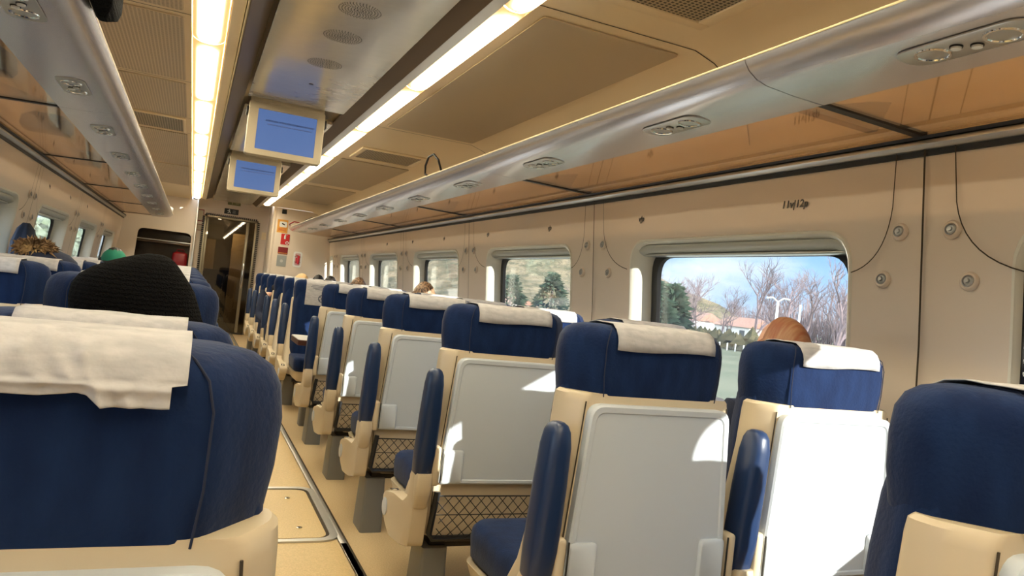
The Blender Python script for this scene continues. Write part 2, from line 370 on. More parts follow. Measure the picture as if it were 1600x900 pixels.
win_i = 0
def window(h, tab, side, zt):
    global win_i; win_i += 1
    h0, h1, ring = h; cy = (h0+h1)/2; cz = (ZB+zt)/2
    w_ = obj('window_%d' % win_i, reveal_mb(h, tab, side, zt), 'reveal', kind='structure', fix=False, smooth=30)
    X = lambda z: interp(tab, z)
    d = .115*side
    def scaled(dy, dz, off): # inset ring
        o = []
        for (y, z) in ring:
            sy = (y-cy)/((h1-h0)/2); sz_ = (z-cz)/((zt-ZB)/2)
            yy = cy+sy*((h1-h0)/2-dy); zz = cz+sz_*((zt-ZB)/2-dz); o.append((X(min(max(z, ZB), zt))*0+interp(tab, zz)+off, yy, zz))
        return o
    if h1-h0 < .5: ins = .02; fr = .02
    else: ins = .035; fr = .065
    g = MB(); g.loft([scaled(ins, .03, d), scaled(ins+.004, .034, d-.012*side), scaled(ins+fr-.01, .03+fr*.55, d-.014*side), scaled(ins+fr, .03+fr*.55, d+.004*side)], cap=False)
    obj('window_gasket', g, 'black', w_, fix=False)
    p = MB(); r_ = scaled(ins+fr*.8, .03+fr*.4, d+.004*side); r2_ = [(x+.006*side, y, z) for x, y, z in r_]
    p.loft([r_, r2_]); obj('window_glass', p, 'glass', w_, smooth=0)
    # blind cassette at the head of the recess
    if h1-h0 > .5:
        b = MB(); xm = X(zt-.05); w2 = (h1-h0)/2-.045
        prof = round_poly([(xm+.012*side, zt-.012), (xm+.095*side, zt-.012), (xm+.095*side, zt-.050), (xm+.05*side, zt-.054), (xm+.018*side, zt-.040)], .010, 3)
        b.loft([[(x, y, z-(.012 if abs(y-cy) > w2-.05 else 0)) for x, z in prof] for y in (cy-w2, cy-w2+.06, cy+w2-.06, cy+w2)])
        obj('blind_case', b, 'blind', w_)
        b = MB(); b.box((X(zt-.1)+.068*side, cy, zt-.060), (.060, (h1-h0)-.1, .010), .004); obj('blind_bar', b, 'silver2', w_)
    return w_
def reveal_mb(h, tab, side, zt):
    h0, h1, ring = h; cy = (h0+h1)/2; cz = (ZB+zt)/2; mb = MB(); rings = []
    small = h1-h0 < .5
    for t, ins in ((0, 0), (.0, .0), (.04, .008), (.3, .016), (1, .02 if small else .036)):
        r = []
        for (y, z) in ring:
            sy = (y-cy)/((h1-h0)/2); sz_ = (z-cz)/((zt-ZB)/2)
            yy = cy+sy*((h1-h0)/2-ins); zz = cz+sz_*((zt-ZB)/2-ins*.8); r.append((interp(tab, zz)+(-.004 if t == 0 and ins == 0 else .115*t)*side, yy, zz))
        rings.append(r)
    rings = rings[1:]
    mb.loft(rings, cap=False)
    # slim raised rim round the opening
    rim = []
    for off, dx in ((-.014, 0), (-.010, -.006), (-.002, -.006), (.004, .004)):
        r = []
        for (y, z) in ring:
            sy = (y-cy)/((h1-h0)/2); sz_ = (z-cz)/((zt-ZB)/2)
            yy = cy+sy*((h1-h0)/2-off); zz = cz+sz_*((zt-ZB)/2-off); r.append((interp(tab, zz)+dx*side, yy, zz))
        rim.append(r)
    mb.loft(rim, cap=False)
    return mb
W0 = None
for h in holesR:
    wv_ = window(h, WR, 1, ZT)
    if h[0] < .2 and h[1] > .5: W0 = (wv_, h)
for h in holesL: window(h, WL, -1, 1.50)
# white chevron marks on the dark edge of the nearest right-hand window
if W0:
    mb = MB(); h0, h1, _ = W0[1]
    for k in range(18):
        z = .86+k*.036; x = interp(WR, z)+.011
        for sgn in (-1, 1):
            mb.add([(x, h1-.055, z), (x, h1-.020, z+sgn*.016), (x, h1-.020, z+sgn*.016+.006), (x, h1-.055, z+.006)], [(0, 1, 2, 3)])
            mb.add([(x, h1-.055, z), (x, h1-.092, z), (x, h1-.092, z+.006), (x, h1-.055, z+.006)], [(0, 1, 2, 3)])
    fb = MB(); rows = []
    for z in (.76, 1.0, 1.18, 1.3, 1.50): x = interp(WR, z)+.014; rows.append([(x, h1-.15, z), (x, h1-.004, z)])
    fb.sheet(rows); obj('dark_edge_band', fb, 'blackgloss', W0[0])
    obj('chevron_print', mb, 'white', W0[0], smooth=0)

# outer sealing strips between glass line and wall top are not visible; close the hull outside
hull = MB()
hull.sheet([[(2.28, y, z) for z in (0, ZB-.05)] for y in (Y0, YR)])
obj('wall_outer_skin', hull, 'greyplate', kind='structure', smooth=0)

# panel joints and curved access-panel seams
def wall_line(mb, pts, tab, side, w_=.0035):
    pts = [(y, z) for y, z in pts]
    L, R = [], []
    for i, (y, z) in enumerate(pts):
        a = pts[max(0, i-1)]; b = pts[min(len(pts)-1, i+1)]; d = Vector((b[0]-a[0], b[1]-a[1])).normalized(); n = Vector((-d.y, d.x))*w_/2
        L.append((interp(tab, z)-.014*side, y+n.x, z+n.y)); R.append((interp(tab, z)-.014*side, y-n.x, z-n.y))
    mb.sheet([L, R])
def bez(p0, p1, p2, n=10): return [tuple((1-t)**2*a+2*t*(1-t)*b+t*t*c for a, b, c in zip(p0, p1, p2)) for t in [i/n for i in range(n+1)]]
for nm, tab, seams, side, hole, zt in (('trim_1', WR, SR, 1, (.29, 1.69), ZT), ('trim_2', WL, SL, -1, (.37, 1.87), 1.5)):
    mb = MB()
    for s in seams:
        if s < Y0+.2 or s > YR-.3: continue
        wall_line(mb, [(s, .02), (s, .8), (s, 1.18), (s, 1.5), (s, 1.8)], tab, side, .007)
        ya = s+hole[0]; yb = s-((2.07 if side > 0 else 2.24)-hole[1])
        for yw, sg in ((ya, 1), (yb, -1)):
            g0 = s+sg*.10; g1 = s+sg*.135
            wall_line(mb, [(g0, 1.8), (g0+sg*.01, 1.62)]+bez((g0+sg*.01, 1.62), (g1, 1.44), (yw-sg*.02, 1.405))[1:], tab, side, .004)
    obj(nm, mb, 'seam', kind='structure', smooth=0, fix=False)

# ---- ceiling
def ceiling(name, pts, m, ya, yb):
    mb = MB(); mb.open_sweep(pts, [ya, yb]); return obj(name, mb, m, kind='structure', smooth=50, fix=False)
SRI, SRO = .917, 1.035; SLI, SLO = .03, -.118
ceiling('ceiling', [(SRO, 2.262), (SRO, 2.24), (1.72, 2.24), (1.82, 2.21), (1.92, 2.15), (2.0, 2.05), (2.045, 1.92), (2.06, 1.80)], 'ceil', Y0, YR)
ceiling('ceiling_left', [(SLO, 2.262), (SLO, 2.24), (-.75, 2.24), (-.85, 2.21), (-.95, 2.15), (-1.03, 2.05), (-1.075, 1.92), (-1.09, 1.80)], 'ceil', Y0, YL)
ceiling('ceiling_centre', [(SLO, 2.262), (SLO, 2.285), (SLI, 2.285), (SLI, 2.235), (.085, 2.225), (.09, 2.24), (.125, 2.245), (.135, 2.30), (.30, 2.33), (.66, 2.33), (.81, 2.30), (.82, 2.245), (.86, 2.24), (.865, 2.225), (SRI, 2.235), (SRI, 2.285), (SRO, 2.285), (SRO, 2.262)], 'ceil', Y0, 13.0)
# channels beside the central panels
def long_trim(name, prof, m, ya, yb, closed=True):
    mb = MB(); mb.prism(prof, ya, yb); return obj(name, mb, m, kind='structure')
long_trim('trim_3', [(.790, 2.262), (.860, 2.215), (.872, 2.222), (.80, 2.29)], 'brownchannel', Y0, 12.9)
long_trim('trim_4', [(.185, 2.262), (.10, 2.222), (.09, 2.229), (.175, 2.29)], 'brownchannel', Y0, 12.9)
long_trim('trim_5', [(.862, 2.228), (.862, 2.215), (.914, 2.219), (.916, 2.236)], 'silver2', Y0, 12.95)
long_trim('trim_6', [(.083, 2.228), (.083, 2.217), (.036, 2.222), (.031, 2.236)], 'ceil', Y0, 12.95)
long_trim('trim_7', [(.088, 2.226), (.088, 2.205), (.094, 2.205), (.094, 2.226)], 'lip', Y0, 12.95)

# ---- side ceiling modules: raised frames, inset panels, grilles
def ceil_panel(name, label, cat, x0, x1, y0, y1, m, group=None, frame=None, z=2.238, dz=.006):
    t = thing(name, label, cat, ((x0+x1)/2, (y0+y1)/2, z), 0, group)
    mb = MB(); mb.prism(rrect(x1-x0, y1-y0, .02), 0, -dz, 'z'); obj('panel', mb, m, t)
    if frame:
        f = MB()
        for a, b, c, d in ((x0-frame, x1+frame, y0-frame, y0), (x0-frame, x1+frame, y1, y1+frame), (x0-frame, x0, y0, y1), (x1, x1+frame, y0, y1)):
            f.box(((a+b)/2-(x0+x1)/2, (c+d)/2-(y0+y1)/2, -.006), (b-a, d-c, .014), .003)
        obj('frame', f, 'ceil', t)
    return t
ceil_panel('ceiling_vent', 'large square ceiling vent grille above the nearest right luggage rack', 'vent', 1.12, 1.54, .62, 2.17, 'grillemesh', frame=.05)
ceil_panel('ceiling_vent', 'small ceiling vent grille halfway down the right side ceiling', 'vent', 1.16, 1.62, 5.85, 6.32, 'grillemesh', frame=.04)
ceil_panel('ceiling_vent', 'small ceiling vent grille between left light strip and left luggage rack', 'vent', -.62, -.18, 6.05, 6.62, 'grillemesh', frame=.02)
for k, (a, b) in enumerate(((2.5, 4.9), (6.55, 8.6), (8.9, 11.0), (-2.4, .5))):
    ceil_panel('ceiling_panel', ['wide brown inset ceiling panel beside the right light strip, nearest of its row', 'brown inset ceiling panel on the right beyond the small vent', 'farthest brown inset ceiling panel on the right, before the end wall', 'brown inset ceiling panel above the viewer on the right'][k], 'ceiling panel', 1.09, 1.70, a, b, 'ceilpanel', 'inset ceiling panels on the right')
for k, (a, b) in enumerate(((1.2, 3.45), (3.55, 4.75), (4.85, 5.95), (6.75, 8.9), (9.0, 11.2))):
    ceil_panel('ceiling_panel', '%s perforated ceiling panel along the left light strip, counted from the viewer' % ORD[k], 'ceiling panel', -.72, -.15, a, b, 'perfpanel', 'perforated ceiling panels on the left')
mb = MB()
for y in (2.42, 4.98, 7.5, 10.0):
    mb.open_sweep([(1.035, 2.2385), (1.72, 2.2385), (1.82, 2.208), (1.92, 2.148), (2.0, 2.048), (2.04, 1.92)], [y, y+.006])
for y in (3.5, 4.8, 6.0, 6.7, 8.95): mb.open_sweep([(-.12, 2.2385), (-.75, 2.2385), (-.85, 2.208), (-.95, 2.148)], [y, y+.006])
obj('trim_8', mb, 'seam', kind='structure', smooth=0, fix=False)

# ---- lit diffusers
def diffuser_seg(side, y0, y1, k):
    x0, x1 = (SRI, SRO) if side > 0 else (SLI, SLO)
    mb = MB(); cx = (x0+x1)/2; hw = abs(x1-x0)/2-.003; rows = []
    L = y1-y0
    for t in (0, .012, .03, .06, .94, .97, .988, 1):
        e_ = min(t, 1-t); lift = .010*(1-min(1, e_/.03))
        rows.append([(hw*math.cos(a)*(1 if side > 0 else -1), (t-.5)*(L-.012), -.03*math.sin(a)*(1)+lift) for a in [PI*i/10 for i in range(11)]])
    mb.sheet(rows)
    o = obj('light_diffuser', mb, 'diffuser', smooth=60, fix=False)
    o.location = (cx, (y0+y1)/2, 2.243)
    tag(o, '%s glowing light segment from the viewer in the %s ceiling light strip' % (ORD[k], 'right' if side > 0 else 'left'), 'ceiling light', 'lit segments of the %s ceiling light strip' % ('right' if side > 0 else 'left'))
ys = [-1.47+1.325*i for i in range(12)]
for i in range(11):
    diffuser_seg(1, ys[i], min(ys[i+1], 12.35), i)
    diffuser_seg(-1, ys[i], min(ys[i+1], 12.95), i)

# ---- central glossy panels with speaker perforations
def centre_panel(y0, y1, label):
    t = thing('ceiling_panel', label, 'ceiling panel', (.485, (y0+y1)/2, 2.222), 0, 'glossy central ceiling panels')
    mb = MB(); L = y1-y0
    prof = round_poly([(-.288, 0), (.288, 0), (.284, .03), (-.284, .03)], .004, 2)
    mb.prism(prof, -L/2, L/2); obj('panel', mb, 'panelgloss', t)
    return t
cp = centre_panel(-2.4, 4.76, 'long glossy grey ceiling panel with perforated speakers, right above the viewer')
yc = (4.76-2.4)/2
for y in (1.9, 2.4, 2.89, 3.25, 3.72):
    s = MB(); s.prism([(.001, -.001), (.001, .001), (-.001, .001), (-.001, -.001)], 0, .0004, 'z')
    s = MB()
    for ring in range(1, 8):
        for q in range(5+ring*5):
            a = 2*PI*q/(5+ring*5)+ring*.15; x_, y_ = ring*.0115*math.cos(a), ring*.0115*math.sin(a)
            s.lathe([(.0019, 0), (.0019, -.0012)], (x_, y_, 0), 6)
    o = obj('speaker_holes', s, 'black', cp, smooth=0); o.location = (0, y-yc, -.0005)
s = MB(); s.lathe([(.012, 0), (.012, -.002)], (0, 0, 0), 12); o = obj('lock_hole', s, 'black', cp); o.location = (0.0, 4.17-yc, -.0005)
centre_panel(5.15, 7.1, 'glossy grey ceiling panel between the two screens')
centre_panel(7.5, 12.8, 'glossy grey ceiling panel beyond the farther screen')
# ---- rails under the racks
def rail(name, side, ya, yb, xs):
    X = lambda x: xs+(-x if side > 0 else x)
    mb = MB(); mb.prism([(X(-.02), 1.772), (X(.012), 1.772), (X(.016), 1.788), (X(-.02), 1.788)], ya, yb)
    t = obj(name, mb, 'black', kind='structure')
    a = MB(); a.prism(round_poly([(X(-.02), 1.789), (X(.020), 1.789), (X(.040), 1.802), (X(.034), 1.818), (X(-.02), 1.818)], .006, 2), ya, yb); obj('silver_rail', a, 'silver2', t, label='silver rail')
    a = MB(); a.prism([(X(-.02), 1.819), (X(.038), 1.819), (X(.044), 1.828), (X(-.02), 1.828)], ya, yb); obj('black_seal', a, 'black', t)
rail('trim_9', 1, Y0, YR, 2.065); rail('trim_10', -1, Y0, YL, -1.095)

# ---- partitions, end door wall
mb = MB()
mb.box((1.62, YR+.03, 1.12), (.98, .06, 2.24), .004); mb.box((1.145, YR+.35, 1.17), (.05, .72, 2.34), .015)
obj('wall_end_right', mb, 'wall', kind='structure')
mb = MB()                                                                    # left partition with the stack opening
x0, x1 = -1.19, -.02
op0, op1, oz = -.88, -.06, 1.66
rp = round_poly([(op0-.03, .30), (op1, .30), (op1, oz), (op0+.02, oz)], [.01, .01, .09, .09], 4)
outr = []
for (x, z) in rp:
    outr.append((x0 if x < (op0+op1)/2 else x1, 0 if z < .9 else 2.24))
mb.loft([[(x, YL, z) for x, z in outr], [(x, YL, z) for x, z in rp], [(x, YL+.02, z) for x, z in rp]], cap=False)
mb.add([(x0, YL, 2.24), (x1, YL, 2.24), (x1, YL, 0), (x0, YL, 0)], [])
obj('wall_end_left', mb, 'wall', kind='structure', smooth=20, fix=False)
t = thing('luggage_stack', 'dark glossy brown luggage stack recess in the left end wall', 'luggage rack', (-.47, YL+.3, 0))
for nm_, c_, z_ in (('back_panel', (0, .28, 1.0), (.93, .02, 1.5)), ('side_panel', (-.46, .0, 1.0), (.02, .58, 1.5)), ('side_panel', (.43, .0, 1.0), (.02, .58, 1.5)), ('top_panel', (0, 0, 1.74), (.90, .58, .02))): mb = MB(); mb.box(c_, z_); obj(nm_, mb, 'brownwood', t)
mb = MB(); mb.box((0, -.05, 1.46), (.90, .45, .03), .005); obj('shelf', mb, 'brownwood', t)
mb = MB(); mb.box((0, -.05, 1.02), (.90, .45, .03), .005); obj('shelf', mb, 'brownwood', t)
mb = MB(); mb.tube([(-.45, -.29, 1.49), (.45, -.29, 1.49)], .008); obj('rail', mb, 'silver2', t)
mb = MB(); mb.box((0, 0, 0), (.24, .3, .3), .06, seg=3); mb.tube([(-.06, 0, .15), (-.05, 0, .19), (.05, 0, .19), (.06, 0, .15)], .01)
o = obj('red_reflection', mb, 'darkred'); o.location = (-.20, YL+.22, 1.186); tag(o, 'dark red reflection built as a solid shape in the luggage stack recess', 'red_reflection')  # solid red shape added to stand for a mirror reflection in the recess
# front edge post of the left partition
mb = MB(); mb.box((0, 0, 1.12), (.035, .06, 2.24), .012); o = obj('trim_11', mb, 'silver2', kind='structure'); o.location = (-.012, YL-.02, 0)
mb = MB(); mb.box((1.185, (YR+YD)/2, 1.17), (.03, YD-YR-.02, 2.4)); obj('wall_right_return', mb, 'wall', kind='structure')
mb = MB(); mb.box((-.02, YL+.26, 1.2), (.03, .5, 2.4)); obj('wall_left_return', mb, 'wall', kind='structure')

DX0, DX1, DZ = .11, 1.0, 2.05
mb = MB()
mb.box((.045, YD+.03, 1.25), (.13, .06, 2.5)); mb.box((1.11, YD+.03, 1.25), (.22, .06, 2.5)); mb.box((.555, YD+.03, (DZ+2.5)/2), (.89, .06, 2.5-DZ))
obj('wall_far', mb, 'wall', kind='structure', smooth=0)
ceiling('ceiling_lobby', [(-.05, 2.34), (1.2, 2.34)], 'ceil', 12.9, YD)
mb = MB(); mb.box((.55, 13.0, 2.31), (1.2, .02, .08)); obj('trim_12', mb, 'ceil', kind='structure')
d = thing('door_1', '', 'door'); d['kind'] = 'structure'; del d['label']; del d['category']; d.location = (0, YD, 0)
mb = MB()
mb.box((DX0+.02, -.012, DZ/2), (.05, .05, DZ), .008); mb.box((DX1-.02, -.012, DZ/2), (.05, .05, DZ), .008); mb.box(((DX0+DX1)/2, -.012, DZ-.02), (DX1-DX0, .05, .05), .008)
obj('door_frame', mb, 'doorglassframe', d)
mb = MB()
for k in range(60): mb.box((DX0-.012, -.042, .06+k*.033), (.040, .010, .018))
for k in range(60): mb.box((DX1+.012, -.042, .06+k*.033), (.040, .010, .018))
for k in range(26): mb.box((DX0+.03+k*.033, -.042, DZ+.010), (.018, .010, .036))
obj('edge_ridges', mb, 'black', d, smooth=0)
mb = MB(); mb.box(((DX0+DX1)/2, .03, DZ/2), (DX1-DX0-.08, .008, DZ-.05)); obj('door_glass', mb, 'doorglass', d, smooth=0)
mb = MB(); mb.box((DX1-.16, .02, DZ/2), (.05, .03, DZ-.06), .006); obj('door_stile', mb, 'doorglassframe', d)
mb = MB(); mb.box((DX0+.06, .02, DZ/2), (.035, .03, DZ-.06), .006); obj('door_stile', mb, 'doorglassframe', d)
mb = MB(); mb.box((DX1-.16, -.005, 1.05), (.025, .03, .45), .01); obj('door_handle', mb, 'chrome', d)
# vestibule beyond the door
mb = MB(); mb.box((-.08, 16.6, 1.2), (.04, 5, 2.4)); mb.box((1.2, 16.6, 1.2), (.04, 5, 2.4)); mb.box((.55, 19.0, 1.2), (1.3, .04, 2.4)); mb.box((.55, 16.6, 2.3), (1.3, 5, .03))
obj('wall_vestibule', mb, 'vest', kind='structure', smooth=0)
mb = MB(); mb.box((.55, 16.5, -.015), (1.3, 5.0, .03)); obj('floor_vestibule', mb, 'vest', kind='structure', smooth=0)
mb = MB()
for x, y, w_, h_ in ((.28, 17.6, .30, 1.75), (.86, 16.8, .26, 1.9)):
    mb.box((x, y, h_/2), (w_, .05, h_), .01)
obj('trim_13', mb, 'tvcase', kind='structure')
for k in range(3):
    mb = MB(); mb.lathe([(.035, 0), (.035, -.01)], (0, 0, 0), 14); o = obj('downlight', mb, 'reflight'); o.location = (.42+.03*k, 17.7+k*.45, 2.27)
    tag(o, '%s small round downlight seen through the glass end door' % ORD[k], 'downlight', 'downlights beyond the glass door')
pl = bpy.data.lights.new('vestibule_lamp', 'POINT'); pl.energy = 9; pl.color = (1, .8, .5); pl.shadow_soft_size = .1
po = bpy.data.objects.new('vestibule_lamp', pl); po.location = (.6, 16.2, 2.1); C.objects.link(po)
# things seen through the door: dark seat backs
for k, (x, y) in enumerate(((.40, 15.9), (.75, 16.9))):
    mb = MB(); mb.loft([[(px_, py_, z) for px_, py_ in rrect(.42*s_, .14, .05)] for z, s_ in ((.1, 1), (.6, 1), (1.0, .95), (1.1, .8))])
    o = obj('folding_seat', mb, 'navy'); o.location = (x, y, 0); tag(o, ['dark seat behind the glass door, nearer to it', 'dark seat behind the glass door, farther from it'][k], 'seat')

# ---- rear wall and floor
mb = MB(); mb.box((.48, Y0-.03, 1.2), (3.6, .06, 2.5)); obj('wall_rear', mb, 'wall', kind='structure', smooth=0)
mb = MB(); mb.box((.48, 5.7, -.02), (3.6, 16.8, .04)); obj('floor', mb, 'floor', kind='structure', smooth=0)
mb = MB(); mb.box((.43, 5.7, .0015), (.60, 16.6, .003)); obj('floor_aisle_runner', mb, 'aisle', kind='structure', smooth=0)
mb = MB()
mb.box((.755, 5.7+2.3, .006), (.030, 12, .008), .003); mb.box((.755, .4, .006), (.030, 5.8, .008), .003)
mb.box((.115, 5.7, .006), (.03, 16.6, .008), .003)
obj('trim_14', mb, 'silver2', kind='structure')
mb = MB(); mb.box((.776, 5.7, .004), (.008, 16.6, .005)); obj('trim_15', mb, 'seam', kind='structure', smooth=0)
t = thing('floor_hatch', 'rounded floor hatch with a silver frame in the aisle', 'floor hatch', (.45, 3.77, 0))
ro = rrect(.60, .87, .10, 6); ri = rrect(.53, .80, .075, 6); ri2 = rrect(.50, .77, .065, 6); 
mb = MB(); mb.loft([[(x, y, .003) for x, y in ro], [(x, y, .011) for x, y in ro], [(x, y, .011) for x, y in ri], [(x, y, .003) for x, y in ri]], cap=False); obj('frame', mb, 'silver2', t)
mb = MB(); mb.prism(ri, .0035, .0045, 'z'); obj('gap', mb, 'seam', t)
mb = MB(); mb.prism(ri2, .004, .008, 'z'); obj('cover', mb, 'aisle', t)
for yy_ in (.22, -.25): mb = MB(); mb.lathe([(.014, .008), (.014, .012), (.005, .013)], (.14, yy_, 0), 12); obj('screw', mb, 'chrome', t)

# ================================================================== LUGGAGE RACKS
def make_rack(side, y0, y1, label):
    t = thing('luggage_rack', label, 'luggage rack', (0, y0, 0), 0, 'overhead racks on the %s side' % ('right' if side > 0 else 'left'))
    cx = .48
    def fx(x): return x if side > 0 else 2*cx-x
    L = y1-y0
    pr = [(1.612, 1.838), (1.50, 1.8405), (1.40, 1.848), (1.362, 1.858), (1.334, 1.875), (1.318, 1.895), (1.315, 1.903), (1.322, 1.908), (1.36, 1.895), (1.42, 1.872), (1.612, 1.856)]
    mb = MB(); mb.loft([[(fx(x), y, z) for x, z in pr] for y in (.002, L-.002)]); obj('metal_front', mb, 'silver', t, smooth=50)
    mb = MB(); mb.tube([(fx(1.3165), .002, 1.905), (fx(1.3165), L-.002, 1.905)], .0035, 8); obj('edge_bead', mb, 'lip', t)
    mb = MB()
    for a, b in ((.03, L-.006),):
        mb.loft([[(fx(x), y, z) for x, z in ((1.606, 1.842), (2.04, 1.830), (2.04, 1.836), (1.606, 1.848))] for y in (a, b)])
    obj('glass_shelf', mb, 'rackglass', t, smooth=0)
    mb = MB(); mb.loft([[(fx(x), y, z) for x, z in ((1.60, 1.839), (2.04, 1.826), (2.04, 1.842), (1.60, 1.852))] for y in (-.008, .022)]); obj('black_divider', mb, 'black', t, smooth=0)
    mb = MB(); mb.loft([[(fx(x), y, z) for x, z in ((1.62, 1.853), (1.95, 1.845), (2.0, 1.95), (1.9, 1.93))] for y in (.10, .14)]); obj('bracket', mb, 'silver2', t, smooth=0)
    return t
def make_plate(side):
    sd_ = 1 if side > 0 else -1
    p = thing('p', '', 'x'); del p['label']; del p['category']; p.name = 'reading_light_plate'
    st = round_poly([(-.052, -.155), (.052, -.155), (.052, .155), (-.052, .155)], .05, 6)
    mb = MB(); mb.loft([[(x*1.0, y, 0) for x, y in st], [(x, y, -.0035) for x, y in st], [(x*.93, y*.975, -.005) for x, y in st]]); obj('plate', mb, 'silver2', p)
    for j, dy in enumerate((-.08, .08)):
        mb = MB(); mb.lathe([(.040, -.004), (.038, -.008), (.033, -.0075), (.016, .012), (.014, .014)], (0, dy, 0), 24); obj('lamp_cone', mb, 'chrome', p)
        mb = MB(); mb.lathe([(.016, .006), (.014, .003), (.006, .002)], (0, dy, 0), 14); obj('lamp_lens', mb, 'white', p)
    for dx, dy in ((.010, -.017), (-.010, .017)):
        mb = MB(); mb.lathe([(.014, -.004), (.0135, -.008), (.011, -.008)], (dx, dy, 0), 16); b_ = obj('button_ring', mb, 'black', p)
        mb = MB(); mb.lathe([(.0112, -.006), (.0108, -.0120), (.003, -.0130)], (dx, dy, 0), 16); obj('button', mb, 'white', b_)
    return p
plate0 = make_plate(1); remember(plate0); used_plate = False
racks = []
for side, st, pitch, n, end in ((1, 1.62, 2.11, 8, 12.05), (-1, 1.92, 2.14, 8, 12.9)):
    start = st-2*pitch if side > 0 else st-2*pitch
    for k in range(n):
        a = start+k*pitch; b = min(a+pitch, end)
        if a >= end-.2: break
        lab = '%s silver overhead luggage rack unit with bronze glass on the %s, counted from the rear' % (ORD[k], 'right' if side > 0 else 'left')
        r = make_rack(side, a, b, lab); racks.append(r)
        for j, off in enumerate((.53, 1.585)):
            if a+off+.2 > b: continue
            if a+off < -1: continue
            if not used_plate: p = plate0; used_plate = True
            else: p = copy_tree(plate0)
            p.parent = r; p.location = (1.478 if side > 0 else 2*.48-1.478, off, 1.8425); p.rotation_euler = (0, (.03 if side > 0 else -.03), 0)
mb = MB(); mb.prism([(1.315, 1.90), (1.40, 1.846), (2.03, 1.83), (2.03, 1.87), (1.6, 1.875)], 12.05, 12.09); obj('trim_16', mb, 'wall', kind='structure')

# ================================================================== SCREENS
def screen(y, label, zc=2.045, s=1.0):
    t = thing('ceiling_screen', label, 'screen', (.44, y, zc), 0, 'screens hanging from the ceiling')
    t.rotation_euler = (math.radians(-4), 0, 0)
    mb = MB(); fr = rrect(.455, .335, .02); inn = rrect(.352, .250, .006, 4, .004, -.004)
    mb.loft([[(x*.96, .07, z*.96) for x, z in fr], [(x, .055, z) for x, z in fr], [(x, .004, z) for x, z in fr], [(x*.985, 0, z*.98) for x, z in fr], [(x, 0, z) for x, z in inn], [(x, .006, z) for x, z in inn]], cap=False)
    mb.prism([(x*.96, z*.96) for x, z in fr], .069, .072); obj('casing', mb, 'tvcase', t)
    mb = MB(); mb.prism(inn, .0055, .008); obj('display', mb, 'blue_screen', t, smooth=0)
    R = Matrix.Rotation(PI/2, 4, 'X')
    text_obj('heading', 'ATENCIÓN, ATENCIÓN ESTIMADO EN PASO', .0145, 'screentext', Matrix.Translation((.02, .005, .055)) @ R, t)
    text_obj('subheading', 'Información importante, por favor permanezcan atentos', .0115, 'screentext2', Matrix.Translation((.02, .005, .034)) @ R, t)
    mb = MB(); mb.box((0, .05, .185), (.44, .11, .05), .008); obj('mount', mb, 'tvcase', t)
    for sx in (-1, 1): mb = MB(); mb.box((sx*.235, .03, .10), (.014, .05, .05), .004); obj('hinge', mb, 'darkmetal', t)
    return t
screen(4.78, 'nearer ceiling screen with a blue display and two lines of text')
screen(7.25, 'farther small ceiling screen with a blue display')

# ================================================================== WALL KNOBS AND NUMBERS
def knob(side, y, z, label, group):
    tab = WR if side > 0 else WL; x = interp(tab, z)
    t = thing('coat_hook', label, 'coat hook', (x, y, z), 0, group)
    ax = (-side, 0, .08)
    mb = MB(); mb.lathe([(.030, 0), (.029, .006), (.024, .011), (.020, .010)], (0, 0, 0), 20, ax); obj('collar', mb, 'wall', t)
    mb = MB(); mb.lathe([(.019, .006), (.018, .013), (.014, .015), (.012, .012), (.008, .012), (.006, .017), (.002, .017)], (0, 0, 0), 20, ax); obj('button', mb, 'knob', t)
def knobs(side, seams, yend, grp, names):
    i = 0
    for s in seams:
        if s < -.5 or s > yend-.3: continue
        for sg, w_ in ((-1, 'nearer'), (1, 'farther')):
            for dz, dy, hh in ((1.54, .09, 'upper'), (1.385, .15, 'lower')):
                knob(side, s+sg*dy, dz, '%s round coat hook on the %s side of the %s joint of the %s wall' % (hh, w_, ORD[i], names), grp)
        i += 1
knobs(1, SR, YR, 'coat hooks on the right wall', 'right')
knobs(-1, [s for s in SL if s > 3], YL-1, 'coat hooks on the left wall', 'left')
def seat_numbers(y, s, k, side=1):
    tab = WR if side > 0 else WL
    x = interp(tab, 1.665)-.003*side
    mtx = Matrix.Translation((x, y, 1.662)) @ Matrix.Rotation(-side*PI/2, 4, 'Z') @ Matrix.Rotation(PI/2-.11, 4, 'X')
    o = text_obj('seat_number', s, .042, 'blackpaint', mtx)
    tag(o, k, 'sign', 'seat numbers on the %s wall' % ('right' if side > 0 else 'left'))
seat_numbers(2.17, '11v|12p', 'black seat number 11v|12p above the nearest large window')
for i, y in enumerate((3.22, 4.28, 5.36, 6.45, 7.5, 8.6)):
    seat_numbers(y, 'v|p', '%s tiny black seat marking on the right wall beyond 11v|12p' % ORD[i])
for i, y in enumerate((6.9, 8.0, 9.2)):
    seat_numbers(y, 'v|p', '%s tiny black seat marking on the left wall from the viewer' % ORD[i], -1)

